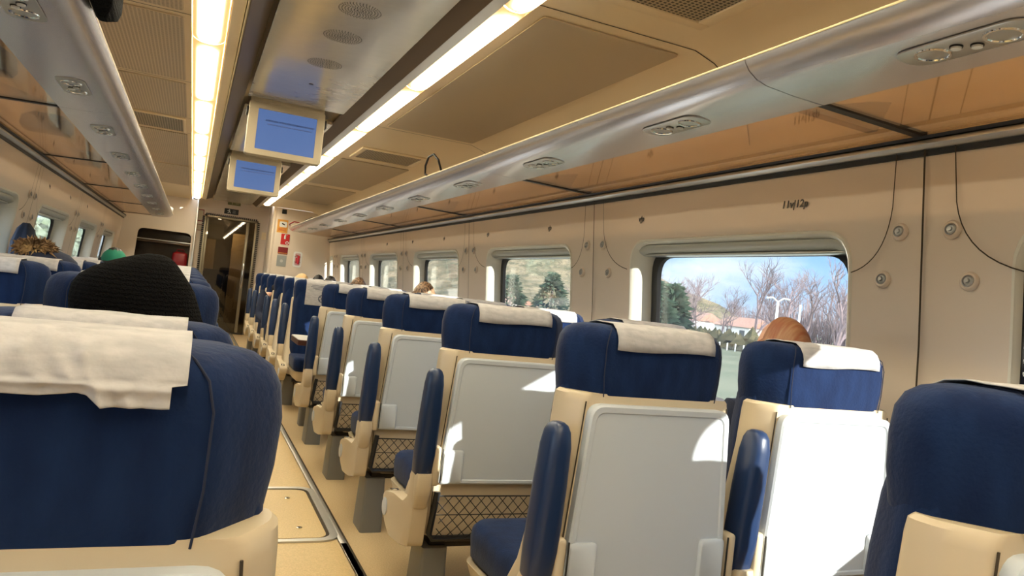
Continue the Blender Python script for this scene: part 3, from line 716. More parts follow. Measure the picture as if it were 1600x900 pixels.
# ================================================================== SIGNS ON THE END WALLS
def sign(name, label, x, y, z, w_, h_, m, dec=None, r=.008):
    t = thing(name, label, 'sign', (x, y, z))
    mb = MB(); mb.prism(rrect(w_, h_, r), -.004, 0); obj('plate', mb, m, t)
    if dec: dec(t)
    return t
YS = YR-.004
def ext_dec(t):
    mb = MB(); mb.lathe([(.014, 0), (.014, .055), (.006, .065), (.006, .075)], (-.005, -.006, .005), 10); mb.box((.012, -.006, .075), (.03, .004, .006)); obj('extinguisher_mark', mb, 'white', t)
    mb = MB(); mb.lathe([(.026, 0), (.026, .003), (.016, .003), (.016, 0)], (.035, -.004, -.055), 16, (0, -1, 0), cap=False); obj('round_mark', mb, 'white', t)
sign('safety_sign', 'red fire extinguisher sign, upper of the two red signs on the end wall', 1.345, YS, 1.732, .135, .175, 'red', ext_dec)
def rd(t):
    mb = MB(); mb.box((0, -.005, -.04), (.14, .002, .008)); obj('gold_line', mb, 'orange', t, smooth=0)
sign('safety_sign', 'dark red rectangular sign below the red extinguisher sign', 1.33, YS, 1.545, .155, .115, 'darkred', rd)
def gp(t):
    mb = MB(); mb.lathe([(.024, 0), (.024, .002), (.019, .002)], (0, -.004, 0), 16, (0, -1, 0)); obj('emblem', mb, 'silver2', t)
sign('notice_plate', 'pale grey square plate below the dark red sign', 1.325, YS, 1.375, .15, .18, 'greyplate', gp)
def bx(t):
    mb = MB(); mb.prism(rrect(.085, .20, .02), -.006, -.004); obj('pink_panel', mb, mat('pale_pink', (.62, .40, .40), .5), t)
    mb = MB(); mb.lathe([(.019, -.075), (.019, .05), (.008, .065)], (.012, -.012, 0), 12); mb.box((-.02, -.010, -.02), (.020, .004, .09)); mb.box((0, -.010, .06), (.07, .004, .012), rot=Matrix.Rotation(.3, 3, 'Y')); obj('extinguisher_print', mb, 'pinkred', t)
    mb = MB(); mb.box((0, -.016, .045), (.10, .004, .006)); mb.box((0, -.016, -.045), (.10, .004, .006)); obj('clips', mb, 'darkmetal', t)
sign('extinguisher_panel', 'white rounded panel with crimson fire extinguisher print beside the window wall', 1.575, YS, 1.43, .14, .255, 'white', bx, .04)
def om(t):
    mb = MB(); mb.prism(rrect(.12, .09, .02), -.006, -.004); o = obj('white_patch', mb, 'white', t); o.location = (.01, 0, .03)
    mb = MB(); mb.box((.01, -.008, .035), (.05, .003, .02), rot=Matrix.Rotation(.4, 3, 'Y')); obj('camera_mark', mb, 'blackpaint', t)
    mb = MB()
    for k in range(3): mb.box((0, -.005, -.04-.017*k), (.12, .002, .006))
    obj('text_lines', mb, 'red', t, smooth=0)
sign('notice_sign', 'orange surveillance sticker above the red signs on the end wall', 1.28, YS, 1.94, .165, .215, 'orange', om)
sign('black_plate', 'small black square plate high on the right end wall', 1.285, YS, 2.18, .075, .075, 'blackpaint')
def run(t):
    mb = MB(); mb.tube([(-.06, -.006, -.03), (-.035, -.006, -.005), (-.045, -.006, .02)], .006, 6); mb.tube([(-.035, -.006, -.005), (-.012, -.006, -.028)], .006, 6); mb.tube([(-.07, -.006, .01), (-.045, -.006, .02), (-.02, -.006, .005)], .005, 6); mb.lathe([(.008, 0), (.008, .003)], (-.036, -.005, .032), 10, (0, -1, 0)); obj('running_figure', mb, 'white', t)
    mb = MB()
    for k in range(3): mb.box((.045, -.005, .018-.018*k), (.05, .002, .006))
    obj('lettering', mb, 'greyplate', t, smooth=0)
sign('exit_sign', 'black exit sign with white running figure above the end door', .535, YD-.003, 2.155, .235, .095, 'blackpaint', run)
def oli(t):
    mb = MB(); mb.tube([(-.05, -.006, .03), (-.03, -.006, 0), (-.03, -.006, -.03)], .006, 6); mb.tube([(-.01, -.006, .03), (-.03, -.006, 0)], .006, 6); obj('mark', mb, 'tvcase', t)
    mb = MB()
    for k in range(2): mb.box((.045, -.005, .014-.026*k), (.05, .002, .008))
    obj('lettering', mb, 'tvcase', t, smooth=0)
sign('illuminated_sign', 'olive rectangular sign on the ceiling edge above the black exit sign', .525, 12.985, 2.235, .20, .085, 'olive', oli)
def fr(t):
    mb = MB(); mb.prism(rrect(t['w']*.78, t['h']*.84, .004), -.007, -.004); obj('sheet', mb, 'tvcase', t)
for nm, z, h_, lab in (('framed_notice', 2.02, .21, 'dark red framed notice beside the end door, upper and larger of two'), ('framed_notice', 1.81, .11, 'small dark red framed notice beside the end door, below the larger one')):
    t = thing(nm, lab, 'notice', (.047, YD-.004, z)); t['w'] = .10; t['h'] = h_
    mb = MB(); mb.prism(rrect(.10, h_, .012), -.006, 0); obj('frame', mb, 'darkred', t); fr(t); del t['w']; del t['h']
sign('faint_notice', 'faint outlined beige notice on the wall right of the end door', 1.12, YD-.004, 1.80, .075, .13, 'ceil')

# ================================================================== SEATS
def ring2(poly, z, dx=0, dy=0, sx=1, sy=1, cy=.08): return [((x*sx)+dx, (y-cy)*sy+cy+dy, z) for x, y in poly]
def seat_template(arm):           # arm = -1: armrest on the -x side, +1 on the +x side; seat faces +y
    t = thing('train_seat', 'x', 'seat')
    # cream shell
    def sp(wr, wo, yf): return round_poly([(-wr, 0), (wr, 0), (wo, .055), (wo, yf), (-wo, yf), (-wo, .055)], [.012, .012, .02, .02, .02, .02], 3)
    mb = MB()
    prof = [(.285, .19, .20, .30), (.30, .225, .262, .30), (.36, .245, .280, .27), (.45, .248, .280, .21), (.52, .246, .274, .17), (.70, .232, .263, .13), (.85, .221, .257, .11), (.95, .216, .254, .105), (.968, .213, .252, .103), (.975, .205, .245, .098)]
    mb.loft([[(x, y, z) for x, y in sp(a, b, c)] for z, a, b, c in prof]); obj('shell', mb, 'cream', t, smooth=35)
    # thin grooves on the shell sides
    for s_ in (-1, 1):
        mb = MB(); mb.tube([(s_*.2135, -.0005, .955), (s_*.236, -.0005, .62), (s_*.247, -.0005, .48), (s_*.247, -.0005, .32)], .0018, 5)
        obj('shell_groove', mb, 'seam', t)
    # front back cushion
    mb = MB(); bc = round_poly([(-.228, .07), (.228, .07), (.236, .115), (.200, .190), (-.200, .190), (-.236, .115)], .02, 3)
    mb.loft([[(x*s_, y+dy, z) for x, y in bc] for z, s_, dy in ((.42, .95, .06), (.46, 1.0, .055), (.60, 1.03, .03), (.75, 1.03, .012), (.90, 1.035, .0), (.98, 1.02, -.008), (1.06, .96, -.02))]); obj('back_cushion', mb, 'fabric', t, smooth=35)
    # headrest
    mb = MB(); hc = round_poly([(-.175, -.004), (.175, -.004), (.250, .085), (.232, .155), (.18, .175), (-.18, .175), (-.232, .155), (-.250, .085)], [.02, .02, .03, .02, .02, .02, .02, .03], 3)
    mb.loft([ring2(hc, z, 0, dy, a, b) for z, a, b, dy in ((.955, .94, .9, .004), (.972, .97, .96, 0), (1.02, 1.0, 1.0, 0), (1.07, 1.01, 1.0, 0), (1.105, .99, .98, 0), (1.125, .945, .90, 0), (1.137, .87, .76, 0), (1.143, .76, .55, 0), (1.1445, .5, .3, 0))]); hr = obj('headrest', mb, 'fabric', t, smooth=60)
    for s_ in (-1, 1):
        mb = MB(); mb.tube([(s_*.168, -.003, .968), (s_*.1735, -.0045, 1.02), (s_*.1745, -.0045, 1.09), (s_*.168, .0, 1.118), (s_*.155, .015, 1.134), (s_*.14, .04, 1.144), (s_*.135, .10, 1.145)], .0014, 6)
        obj('piping', mb, 'navy', hr)
    # paper antimacassar draped over the headrest
    mb = MB(); rows = []
    path = [(-.011, 1.088), (-.0095, 1.105), (-.006, 1.120), (.004, 1.136), (.022, 1.1465), (.05, 1.1490), (.08, 1.1495), (.11, 1.149), (.14, 1.1455), (.162, 1.135), (.176, 1.115), (.182, 1.08), (.183, 1.02), (.184, .955)]
    for i, (y, z) in enumerate(path):
        rows.append([(x, y+(.0015*math.sin(x*60+i)), z+(.0012*math.sin(x*45+i*2) if 0 < i < 13 else .004*math.sin(x*17+i))) for x in [-.148+.296*j/16 for j in range(17)]])
    mb.sheet(rows); hcv = obj('headrest_cover', mb, 'cloth', hr, smooth=60, fix=False, label='white paper headrest cover')
    so = hcv.modifiers.new('thick', 'SOLIDIFY'); so.thickness = .0015; so.offset = 1
    # tray table folded against the shell
    def tp(w0, w1, z0, z1, r): return round_poly([(-w1, z0), (w1, z0), (w0, z1), (-w0, z1)], [.015, .015, r, r], 5)
    A = tp(.208, .238, .498, .952, .035); B = tp(.203, .233, .503, .947, .032); D = tp(.192, .222, .512, .934, .025)
    mb = MB(); mb.loft([[(x, .004, z) for x, z in A], [(x, -.020, z) for x, z in A], [(x, -.025, z) for x, z in B], [(x, -.0245, z) for x, z in D]], cap=False)
    mb.loft([[(x, -.0245, z) for x, z in D], [(x*.985, -.0205, .723+(z-.723)*.985) for x, z in D]], cap=False)
    mb.prism([(x*.985, .723+(z-.723)*.985) for x, z in D], -.0206, -.019)
    tr = obj('tray_table', mb, 'tray', t, smooth=35, label='greyish white folded tray table')
    for s_ in (-1, 1):
        mb = MB(); mb.loft([[(s_*(.192+dx)+x, y, z) for x, z in rrect(.078*k, .118*k, .012, 3, 0, .560)] for y, k, dx in ((-.020, 1.0, 0), (-.026, 1.0, 0), (-.031, .9, 0))]) ; obj('tray_clamp', mb, 'tray', tr)
        mb = MB(); mb.box((s_*.252, -.008, .562), (.028, .050, .14), .010, seg=3); obj('tray_hinge', mb, 'cream', t)
        mb = MB(); mb.box((s_*.236, -.034, .565), (.003, .004, .12)); obj('hinge_gap', mb, 'darkmetal', t, smooth=0)
    # literature net
    mb = MB(); U = [(-.232, .468), (-.248, .32), (-.236, .302), (.236, .302), (.248, .32), (.232, .468)]
    mb.tube([(x, -.013, z) for x, z in U], .0115, 6); nf = obj('net_frame', mb, 'black', t)
    mb = MB(); n_ = 11
    W_, z0, z1 = .235, .305, .455
    def clip(x, z): return -W_ <= x <= W_
    for k in range(-6, 20):
        for sg in (1, -1):
            pts = []
            for j in range(9):
                z = z0+(z1-z0)*j/8; x = -W_+.047*k*.9+(sg*(z-z0))*.95+(0 if sg > 0 else .0)
                if clip(x, z): pts.append((x, -.022-.010*math.sin(PI*j/8), z))
            if len(pts) > 1: mb.tube(pts, .0016, 4, cap=False)
    mb.tube([(-W_, -.018, z1), (W_, -.018, z1)], .0028, 5); mb.tube([(-W_, -.026, (z0+z1)/2+.01), (W_, -.026, (z0+z1)/2+.01)], .002, 4)
    obj('net', mb, 'net', nf, smooth=0)
    # seat cushion and pan
    mb = MB(); cp_ = round_poly([(-.235, .14), (.235, .14), (.24, .58), (.20, .63), (-.20, .63), (-.24, .58)], .03, 3)
    mb.loft([ring2(cp_, z, sx=a, sy=b, cy=.38) for z, a, b in ((.36, .92, .93), (.375, .98, .98), (.43, 1, 1), (.46, .99, .985), (.475, .94, .94), (.478, .8, .8))]); obj('seat_cushion', mb, 'fabric', t, smooth=60)
    mb = MB(); mb.loft([ring2(cp_, z, sx=a, sy=b, cy=.38) for z, a, b in ((.27, .8, .78), (.30, .95, .9), (.36, 1.03, .96))]); obj('seat_pan', mb, 'cream', t)
    # aisle-side panel
    q = arm
    sidep = round_poly([(.37, .365), (.24, .398), (.08, .405), (.035, .47), (-.005, .56), (-.018, .62), (.05, .70), (.10, .60), (.13, .42), (.14, .30), (.0, .27), (-.0, .275), (.10, .235), (.26, .225), (.34, .27)], .015, 2)
    sidep = round_poly([(.38, .355), (.35, .372), (.23, .398), (.10, .405), (.045, .44), (.03, .50), (.02, .58), (-.004, .55), (-.012, .40), (.0, .27), (.10, .245), (.25, .228), (.33, .262), (.375, .31)], .018, 3)
    mb = MB(); xs = sorted((q*.262, q*.322))
    cyy, czz = .18, .34
    mb.loft([[(xs[0], y, z) for y, z in sidep], [(xs[1]-.004 if q > 0 else xs[0]+.004, y, z) for y, z in sidep], [(xs[1], cyy+(y-cyy)*.97, czz+(z-czz)*.96) for y, z in sidep]] if q > 0 else
            [[(xs[1], y, z) for y, z in sidep], [(xs[0]+.004, y, z) for y, z in sidep], [(xs[0], cyy+(y-cyy)*.97, czz+(z-czz)*.96) for y, z in sidep]])
    sp_ = obj('side_panel', mb, 'cream', t, smooth=35)
    mb = MB(); mb.box((q*.293, .335, .379), (.030, .045, .010), .003, Matrix.Rotation(-.2, 3, 'X')); obj('recline_button', mb, 'chrome', sp_, label='small silver recline button')
    mb = MB(); mb.lathe([(.034, 0), (.034, .004), (.024, .006)], (q*.322, .33, .315), 16, (q, 0, 0)); obj('end_cap', mb, 'tray', sp_)
    # armrest folded up
    mb = MB(); mb.loft([[(q*.292+x, y, z) for x, y in rrect(a, b, .012, 3, 0, cy_)] for z, a, b, cy_ in ((.40, .03, .05, .02), (.415, .05, .085, .02), (.47, .058, .10, .015), (.515, .058, .10, .01), (.535, .052, .09, .008))]); obj('armrest_pivot', mb, 'cream', t)
    mb = MB(); mb.loft([[(q*.292+x, y, z) for x, y in rrect(a, b, .022, 3, 0, cy_)] for z, a, b, cy_ in ((.525, .056, .066, .014), (.535, .064, .074, .012), (.60, .068, .082, .004), (.75, .064, .084, -.008), (.85, .058, .080, -.016), (.885, .052, .068, -.018), (.900, .042, .052, -.018), (.906, .026, .03, -.018))]); obj('armrest', mb, 'leather', t, smooth=50)
    # pedestal
    mb = MB(); mb.loft([[(q*.205+x, y, z) for x, y in rrect(a, b, .012, 3, 0, .09)] for z, a, b in ((0, .105, .17), (.02, .105, .17), (.255, .095, .14))]); obj('leg', mb, 'grey', t)
    mb = MB(); mb.box((0, .10, .262), (.44, .10, .03), .006); mb.box((0, .42, .262), (.44, .05, .03), .006); mb.box((.12, .26, .262), (.04, .36, .025), .006); obj('under_frame', mb, 'darkmetal', t)
    return t
SN = seat_template(-1); remember(SN)      # armrest on -x
SP = seat_template(1); remember(SP)       # armrest on +x
used = set()
def place_seat(tmpl, x, y, rz, label, group, z=0, tilt=0):
    if tmpl.name not in used: used.add(tmpl.name); o = tmpl
    else: o = copy_tree(tmpl)
    o.location = (x, y, z); o.rotation_euler = (tilt, 0, rz); o['label'] = label; o['category'] = 'seat'; o['group'] = group
    return o
g1 = 'blue seats with cream backs on the right side, seen from behind'
PITCH = .92
rowsR = [.57, 1.56, 2.51, 3.45, 4.385, 5.305]
rr_names = ['nearest the viewer at the lower right', 'nearest full row', 'second full row', 'third full row', 'fourth full row', 'fifth full row, before the table']
for k, y in enumerate(rowsR):
    yy = y
    s_ = place_seat(SN, 1.118+(.012 if k == 0 else 0), yy, 0, 'blue aisle seat with cream back on the right, %s' % rr_names[k], g1, z=(-.010 if k == 0 else 0))
    if k == 0:
        for c in list(bpy.data.objects):
            if c.parent == s_ and c.name.split('.')[0] == 'armrest': c.matrix_parent_inverse = Matrix.Translation((0, .02, .52)) @ Matrix.Rotation(-PI/2, 4, 'X') @ Matrix.Translation((0, -.02, -.52))
    place_seat(SN, 1.718, yy-(0 if k == 1 else .035), 0, 'blue window seat with cream back on the right, %s' % rr_names[k], g1)
# facing seats beyond the table
g2 = 'blue seats facing the viewer on the right side'
rowsF = [7.08+.885*k for k in range(6)]
for k, y in enumerate(rowsF):
    place_seat(SP, 1.118, y, PI, 'blue aisle seat facing the viewer on the right, %s beyond the table' % ORD[k], g2)
    place_seat(SP, 1.718, y, PI, 'blue window seat facing the viewer on the right, %s beyond the table' % ORD[k], g2)
g3 = 'blue seats on the left side'
rowsL = [.715, 1.60, 2.50, 3.42, 4.33, 5.25, 6.16, 7.08, 8.0, 8.9, 9.8, 10.7, 11.6]
LX, LXW = -.150, -.762
near_seat = None
for k, y in enumerate(rowsL):
    s_ = place_seat(SP, LX+(.008 if k < 2 else 0), y, 0, 'blue aisle seat on the left, %s row from the viewer' % ORD[k], g3, z=(-.042 if k == 0 else -.088 if k == 1 else -.03))
    if k == 0: near_seat = s_
    if k: place_seat(SP, LXW, y, 0, 'blue window seat on the left, %s row from the viewer' % ORD[k], g3, z=-.03)
# crumpled wide cover on the nearest left seat replaces its neat one
for c in list(bpy.data.objects):
    if c.parent and c.parent.parent == near_seat and c.name.startswith('headrest_cover'): bpy.data.objects.remove(c)
hr_near = [c for c in bpy.data.objects if c.parent == near_seat and c.name.startswith('headrest') and not c.name.startswith('headrest_cover')][0]
mb = MB(); rows = []
path = [(-.019, 1.098), (-.018, 1.104), (-.0185, 1.110), (-.0165, 1.115), (-.015, 1.120), (-.009, 1.130), (-.002, 1.138), (.014, 1.148), (.03, 1.152), (.05, 1.1525), (.08, 1.153), (.11, 1.1525), (.14, 1.149), (.162, 1.138), (.178, 1.115), (.184, 1.08), (.186, 1.0), (.187, .95)]
nx = 60
nx = 220
def along(t):
    k = min(int(t*(len(path)-1)), len(path)-2); f = t*(len(path)-1)-k
    return tuple(a_+(b_-a_)*f for a_, b_ in zip(path[k], path[k+1]))
creases = [((.086, .0), (.068, .34), .0062), ((.068, .34), (.090, .52), .0050), ((.028, .50), (.062, .20), .0042), ((.0, .135), (.150, .135), .0030), ((.020, .36), (.042, .14), .0035), ((.050, .52), (.068, .34), .0040), ((.0, .30), (.045, .40), .0030), ((.10, .40), (.148, .30), .0022), ((.108, .0), (.098, .12), .0025), ((-.10, .1), (-.03, .5), .004), ((-.2, .5), (-.15, .0), .005), ((-.26, .0), (-.22, .45), .004), ((-.08, .45), (.0, .20), .004)]
NI = 64
for i in range(NI+1):
    t_ = i/NI; y, z = along(t_); row = []
    for j in range(nx+1):
        u = j/nx; x = -.30+.450*u
        if t_ < .18: x -= .012*u**12
        bump = 0
        for (p0, p1, h_) in creases:
            ax, ay = p0; bx_, by_ = p1; vx, vy = (bx_-ax), (by_-ay)*.18; wx, wy = x-ax, (t_-ay)*.18
            q_ = max(0, min(1, (wx*vx+wy*vy)/(vx*vx+vy*vy))); dd = math.hypot(wx-q_*vx, wy-q_*vy); bump += h_*max(0, 1-dd/.011)**1.2
        fade = max(0, 1-t_/.75)
        bump = (bump*1.25+.0045*abs(noise.noise(Vector((x*42, t_*6.5, 5.7)))))*fade
        nrm = min(1, max(0, (t_-.25)/.35))
        dz = 0
        if t_ < .2: dz = (.0075*max(0, min(1, (.086-x)/.012))+.003*max(0, 1-abs(x-.066)/.022)-.003)*(1-t_/.2)
        row.append((x, y-bump*(1-nrm)-.001, z+bump*nrm*.8+dz))
    rows.append(row)
mb.sheet(rows); o = obj('headrest_cover', mb, 'cloth', hr_near, fix=False, smooth=0, label='large crumpled white paper headrest cover')
for p in o.data.polygons: p.use_smooth = True
so = o.modifiers.new('thick', 'SOLIDIFY'); so.thickness = .0012
# printed cover on the first facing seat
pr = [c for c in bpy.data.objects if c.get('label') == 'blue aisle seat facing the viewer on the right, first beyond the table'][0]
hrp = [c for c in bpy.data.objects if c.parent == pr and c.name.startswith('headrest')][0]
mb = MB(); mb.box((-.0, .189, 1.02), (.30, .003, .20), .001)
o = obj('printed_sheet', mb, 'cloth', hrp, label='white printed headrest sheet')
mb = MB()
for z, w_ in ((1.100, .20), (1.088, .22), (1.076, .18), (1.066, .14)): mb.box((.0, .192, z), (w_, .001, .004))
obj('printed_lines', mb, 'printink', o, smooth=0)
mb = MB(); mb.lathe([(.036, 0), (.036, .001)], (.0, .1915, .985), 24, (0, 1, 0)); obj('round_emblem', mb, 'printink', o)
mb = MB()
for k in range(5):
    a = k*1.26; mb.lathe([(.009, 0), (.009, .0015)], (.018*math.cos(a), .192, .985+.018*math.sin(a)), 8, (0, 1, 0))
obj('emblem_dots', mb, 'cloth', o)

# ---- table between the facing rows
t = thing('table', 'fixed table with white top and dark brown edge between the facing right seats', 'table', (1.20, 6.02, 0))
mb = MB(); tpz = round_poly([(-.40, -.24), (.75, -.24), (.75, .24), (-.40, .24)], .04, 4)
mb.prism([(x*.99, y*.985) for x, y in tpz], .688, .692, 'z'); obj('table_top', mb, 'tablewhite', t)
mb = MB(); mb.loft([[(x, y, z) for x, y in tpz] for z in (.648, .655, .688)]); obj('edge', mb, 'tableedge', t)
mb = MB(); mb.loft([[(-.26+x, y, z) for x, y in rrect(.075, .12, .02)] for z in (0, .03, .65)]); obj('leg', mb, 'grey', t)

# ================================================================== PEOPLE
def ellipsoid(mb, c, r, nu=20, nv=14, fn=None):
    rings = []
    for i in range(1, nv):
        a = PI*i/nv; ring = []
        for j in range(nu):
            b = 2*PI*j/nu; d_ = Vector((math.sin(a)*math.cos(b), math.sin(a)*math.sin(b), -math.cos(a)))
            p = Vector((d_.x*r[0], d_.y*r[1], d_.z*r[2]))
            if fn: p = fn(p, d_)
            ring.append(p+Vector(c))
        rings.append(ring)
    mb.loft(rings)
def head_shape(p, d):
    p = p.copy()
    if d.z < 0: k = 1+.28*d.z; p.x *= k; p.y *= (1+.12*d.z)
    if d.y > .75 and -.35 < d.z < .15: p.y += .022*max(0, 1-abs(d.x)/.28)*max(0, 1-abs(d.z+.1)/.25)      # nose
    if d.y > .6 and 0 < d.z < .3: p.y -= .008*max(0, 1-abs(abs(d.x)-.4)/.2)                               # eye hollows
    if d.y > .7 and -.55 < d.z < -.4: p.y -= .004
    if abs(d.x) > .93 and abs(d.z) < .25 and abs(d.y) < .25: p.x += .02*(1 if d.x > 0 else -1)            # ears
    return p
def skin_mesh(joints, edges, sub=1):
    me = bpy.data.meshes.new('s'); me.from_pydata([j[0] for j in joints], edges, []); o = bpy.data.objects.new('s', me); C.objects.link(o)
    m_ = o.modifiers.new('sk', 'SKIN'); 
    if not me.skin_vertices: me.attributes.new if False else None
    bm = bmesh.new(); bm.from_mesh(me); ly = bm.verts.layers.skin.verify(); bm.verts.ensure_lookup_table()
    for v_, j in zip(bm.verts, joints): v_[ly].radius = (j[1], j[1] if len(j) < 3 else j[2]); v_[ly].use_root = (v_.index == 0)
    bm.to_mesh(me); bm.free()
    s_ = o.modifiers.new('sub', 'SUBSURF'); s_.levels = sub; s_.render_levels = sub
    bpy.context.view_layer.update()
    r_ = bpy.data.meshes.new_from_object(o.evaluated_get(bpy.context.evaluated_depsgraph_get())); bpy.data.objects.remove(o)
    vv = [v_.co.copy() for v_ in r_.vertices]; ff = [tuple(p.vertices) for p in r_.polygons]; return vv, ff
def hand_chain(w_, d, s):      # five finger chains from the wrist w_, pointing along d; s = side of the thumb
    d = Vector(d).normalized(); sd_ = d.cross(Vector((0, 0, 1))).normalized()*s; palm = w_+d*.045
    j = [(palm, .030, .015)]; e_ = []; 
    for k, (off, L) in enumerate(((-.026, .060), (-.009, .072), (.009, .068), (.025, .054))):
        b0 = palm+d*.04-sd_*off; j += [(b0, .009), (b0+d*L*.5+Vector((0, 0, -.004)), .008), (b0+d*L+Vector((0, 0, -.018)), .007)]
        n = len(j)-3; e_ += [(0, n), (n, n+1), (n+1, n+2)]
    b0 = palm+sd_*.030-d*.01; j += [(b0, .010), (b0+sd_*.022+d*.030+Vector((0, 0, -.008)), .008)]; n = len(j)-2; e_ += [(0, n), (n, n+1)]
    return j, e_
def person(label, loc, rz, top, cloth, hair=None, hat=None, tilt=0, hands=True, hoff=(0, 0)):
    """seated figure; origin on the floor below the hips, facing +y"""
    t = thing('person', label, 'person', loc, rz, 'seated passengers')
    hz = top-.115; hy = .01+hoff[1]; hx = hoff[0]
    J = [(Vector((0, 0, .56)), .15, .11), (Vector((0, -.01, .72)), .13, .10), (Vector((0, -.02, .88)), .155, .10), (Vector((0, -.01, hz-.15)), .07, .07), (Vector((hx*.6, hy-.005, hz-.06)), .052, .055)]
    E = [(0, 1), (1, 2), (2, 3), (3, 4)]
    for s in (-1, 1):
        n = len(J); J += [(Vector((s*.165, -.01, .90)), .058), (Vector((s*.215, .05, .66)), .045), (Vector((s*.17, .26, .60)), .034), (Vector((s*.13, .33, .60)), .026)]
        E += [(2, n), (n, n+1), (n+1, n+2), (n+2, n+3)]
        hj, he = hand_chain(Vector((s*.12, .345, .60)), (-.25*s, 1, -.1), -s); b_ = len(J); J += hj; E += [(n+3, b_)]+[(a+b_, c+b_) for a, c in he]
        n = len(J); J += [(Vector((s*.10, .06, .55)), .085), (Vector((s*.11, .42, .55)), .062), (Vector((s*.11, .44, .30)), .050), (Vector((s*.11, .43, .09)), .036), (Vector((s*.12, .55, .045)), .036)]
        E += [(0, n), (n, n+1), (n+1, n+2), (n+2, n+3), (n+3, n+4)]
    vv, ff = skin_mesh(J, E, 1)
    mb = MB(); mb.add(vv, ff); ellipsoid(mb, (hx, hy, hz), (.076, .096, .116), 28, 20, head_shape)
    me_o = obj('body', mb, 'skin', t, smooth=80)
    rm = me_o.modifiers.new('join', 'REMESH'); rm.mode = 'VOXEL'; rm.voxel_size = .010; rm.use_smooth_shade = True
    # jacket: a looser skin over torso and arms
    JJ = [(Vector((0, 0, .54)), .165, .135), (Vector((0, -.01, .72)), .155, .125), (Vector((0, -.02, .88)), .175, .115), (Vector((0, -.01, hz-.16)), .085, .085)]
    EE = [(0, 1), (1, 2), (2, 3)]
    for s in (-1, 1):
        n = len(JJ); JJ += [(Vector((s*.170, -.01, .90)), .072), (Vector((s*.218, .05, .66)), .060), (Vector((s*.165, .28, .60)), .046)]; EE += [(2, n), (n, n+1), (n+1, n+2)]
    vv, ff = skin_mesh(JJ, EE, 2); mb = MB(); mb.add(vv, ff); obj('jacket', mb, cloth, t, smooth=80, fix=False)
    TT = [(Vector((0, 0, .55)), .16, .12)]; TE = []
    for s in (-1, 1):
        n = len(TT); TT += [(Vector((s*.10, .08, .555)), .10), (Vector((s*.11, .43, .55)), .076), (Vector((s*.11, .445, .30)), .062), (Vector((s*.11, .435, .11)), .052)]; TE += [(0, n), (n, n+1), (n+1, n+2), (n+2, n+3)]
    vv, ff = skin_mesh(TT, TE, 1); mb = MB(); mb.add(vv, ff); obj('trousers', mb, 'navy', t, smooth=80, fix=False)
    def eyes():
        mb = MB()
        for s in (-1, 1): ellipsoid(mb, (hx+s*.030, hy+.086, hz+.012), (.012, .008, .007), 10, 8)
        obj('eyes', mb, 'white', t)
        mb = MB(); ellipsoid(mb, (hx, hy+.089, hz-.048), (.022, .008, .006), 10, 8); obj('mouth', mb, 'darkred', t)
    eyes()
    if hair:
        kind, hm = hair
        mb = MB()
        def hs(p, d):
            p = head_shape(p, d)*1.0
            q_ = p+d*.010+d*noise.noise(d*6)*.006
            if kind == 'bald':
                q_ = p+d*.004
                if d.y > .2: q_ = p*.92
            else:
                if d.y > .40 and d.z < .45: q_ = p*.86
            return q_
        ellipsoid(mb, (hx, hy, hz+(.004 if kind != 'bald' else 0)), (.078, .098, .117), 40, 26, hs); obj('hair', mb, hm, t, smooth=80)
    if hat == 'cap':
        mb = MB(); ellipsoid(mb, (hx, hy-.004, hz+.035), (.088, .106, .088), 28, 18, lambda p, d: Vector((p.x, p.y, max(p.z, -.012)))); obj('cap', mb, 'greencap', t)
        mb = MB(); rows = []
        for i in range(7):
            a = -1.0+2.0*i/6; rows.append([(hx+.085*math.sin(a), hy+.09*math.cos(a)-.01, hz+.034), (hx+.085*math.sin(a), hy+.09*math.cos(a)+.05*math.cos(a*1.2), hz+.020)])
        mb.sheet(rows); o = obj('cap_peak', mb, 'greencap', t, fix=False); so_ = o.modifiers.new('th', 'SOLIDIFY'); so_.thickness = .005
    return t, (hx, hy, hz)
# man with reddish thinning hair in the nearest right window seat
person('person with thinning reddish hair seated in the nearest right window seat', (1.80, 1.86, 0), 0, 1.218, 'navy', ('bald', 'baldhair'))
person('person with streaked brown hair behind the fifth right window seat', (1.69, 5.60, 0), 0, 1.225, 'navy', ('full', 'brownhair'))
for k, (x, y, zt_, hm, ds) in enumerate(((1.72, 8.28, 1.215, 'brownhair', 'brown hair'), (1.72, 10.1, 1.20, 'darkhair', 'black hair'), (1.70, 11.0, 1.20, 'darkhair', 'dark hair'), (1.12, 8.40, 1.185, 'blondhair', 'pale blond hair'))):
    person(['person with brown hair seen over the far right headrests', 'person with black hair far down the right window seats', 'person with dark hair, farthest down the right window seats', 'person with pale blond hair in a far right aisle seat'][k], (x, y, 0), PI, zt_, ['navy', 'coat', 'greyfabric', 'coat'][k], ('full', hm))
person('person in a green cap in a left window seat', (-.74, 6.42, 0), 0, 1.215, 'coat', ('full', 'darkhair'), 'cap', hoff=(.19, 0))
person('person with brown hair low behind the black knitted hood', (-.17, 4.62, 0), 0, 1.10, 'greyfabric', ('full', 'brownhair'))
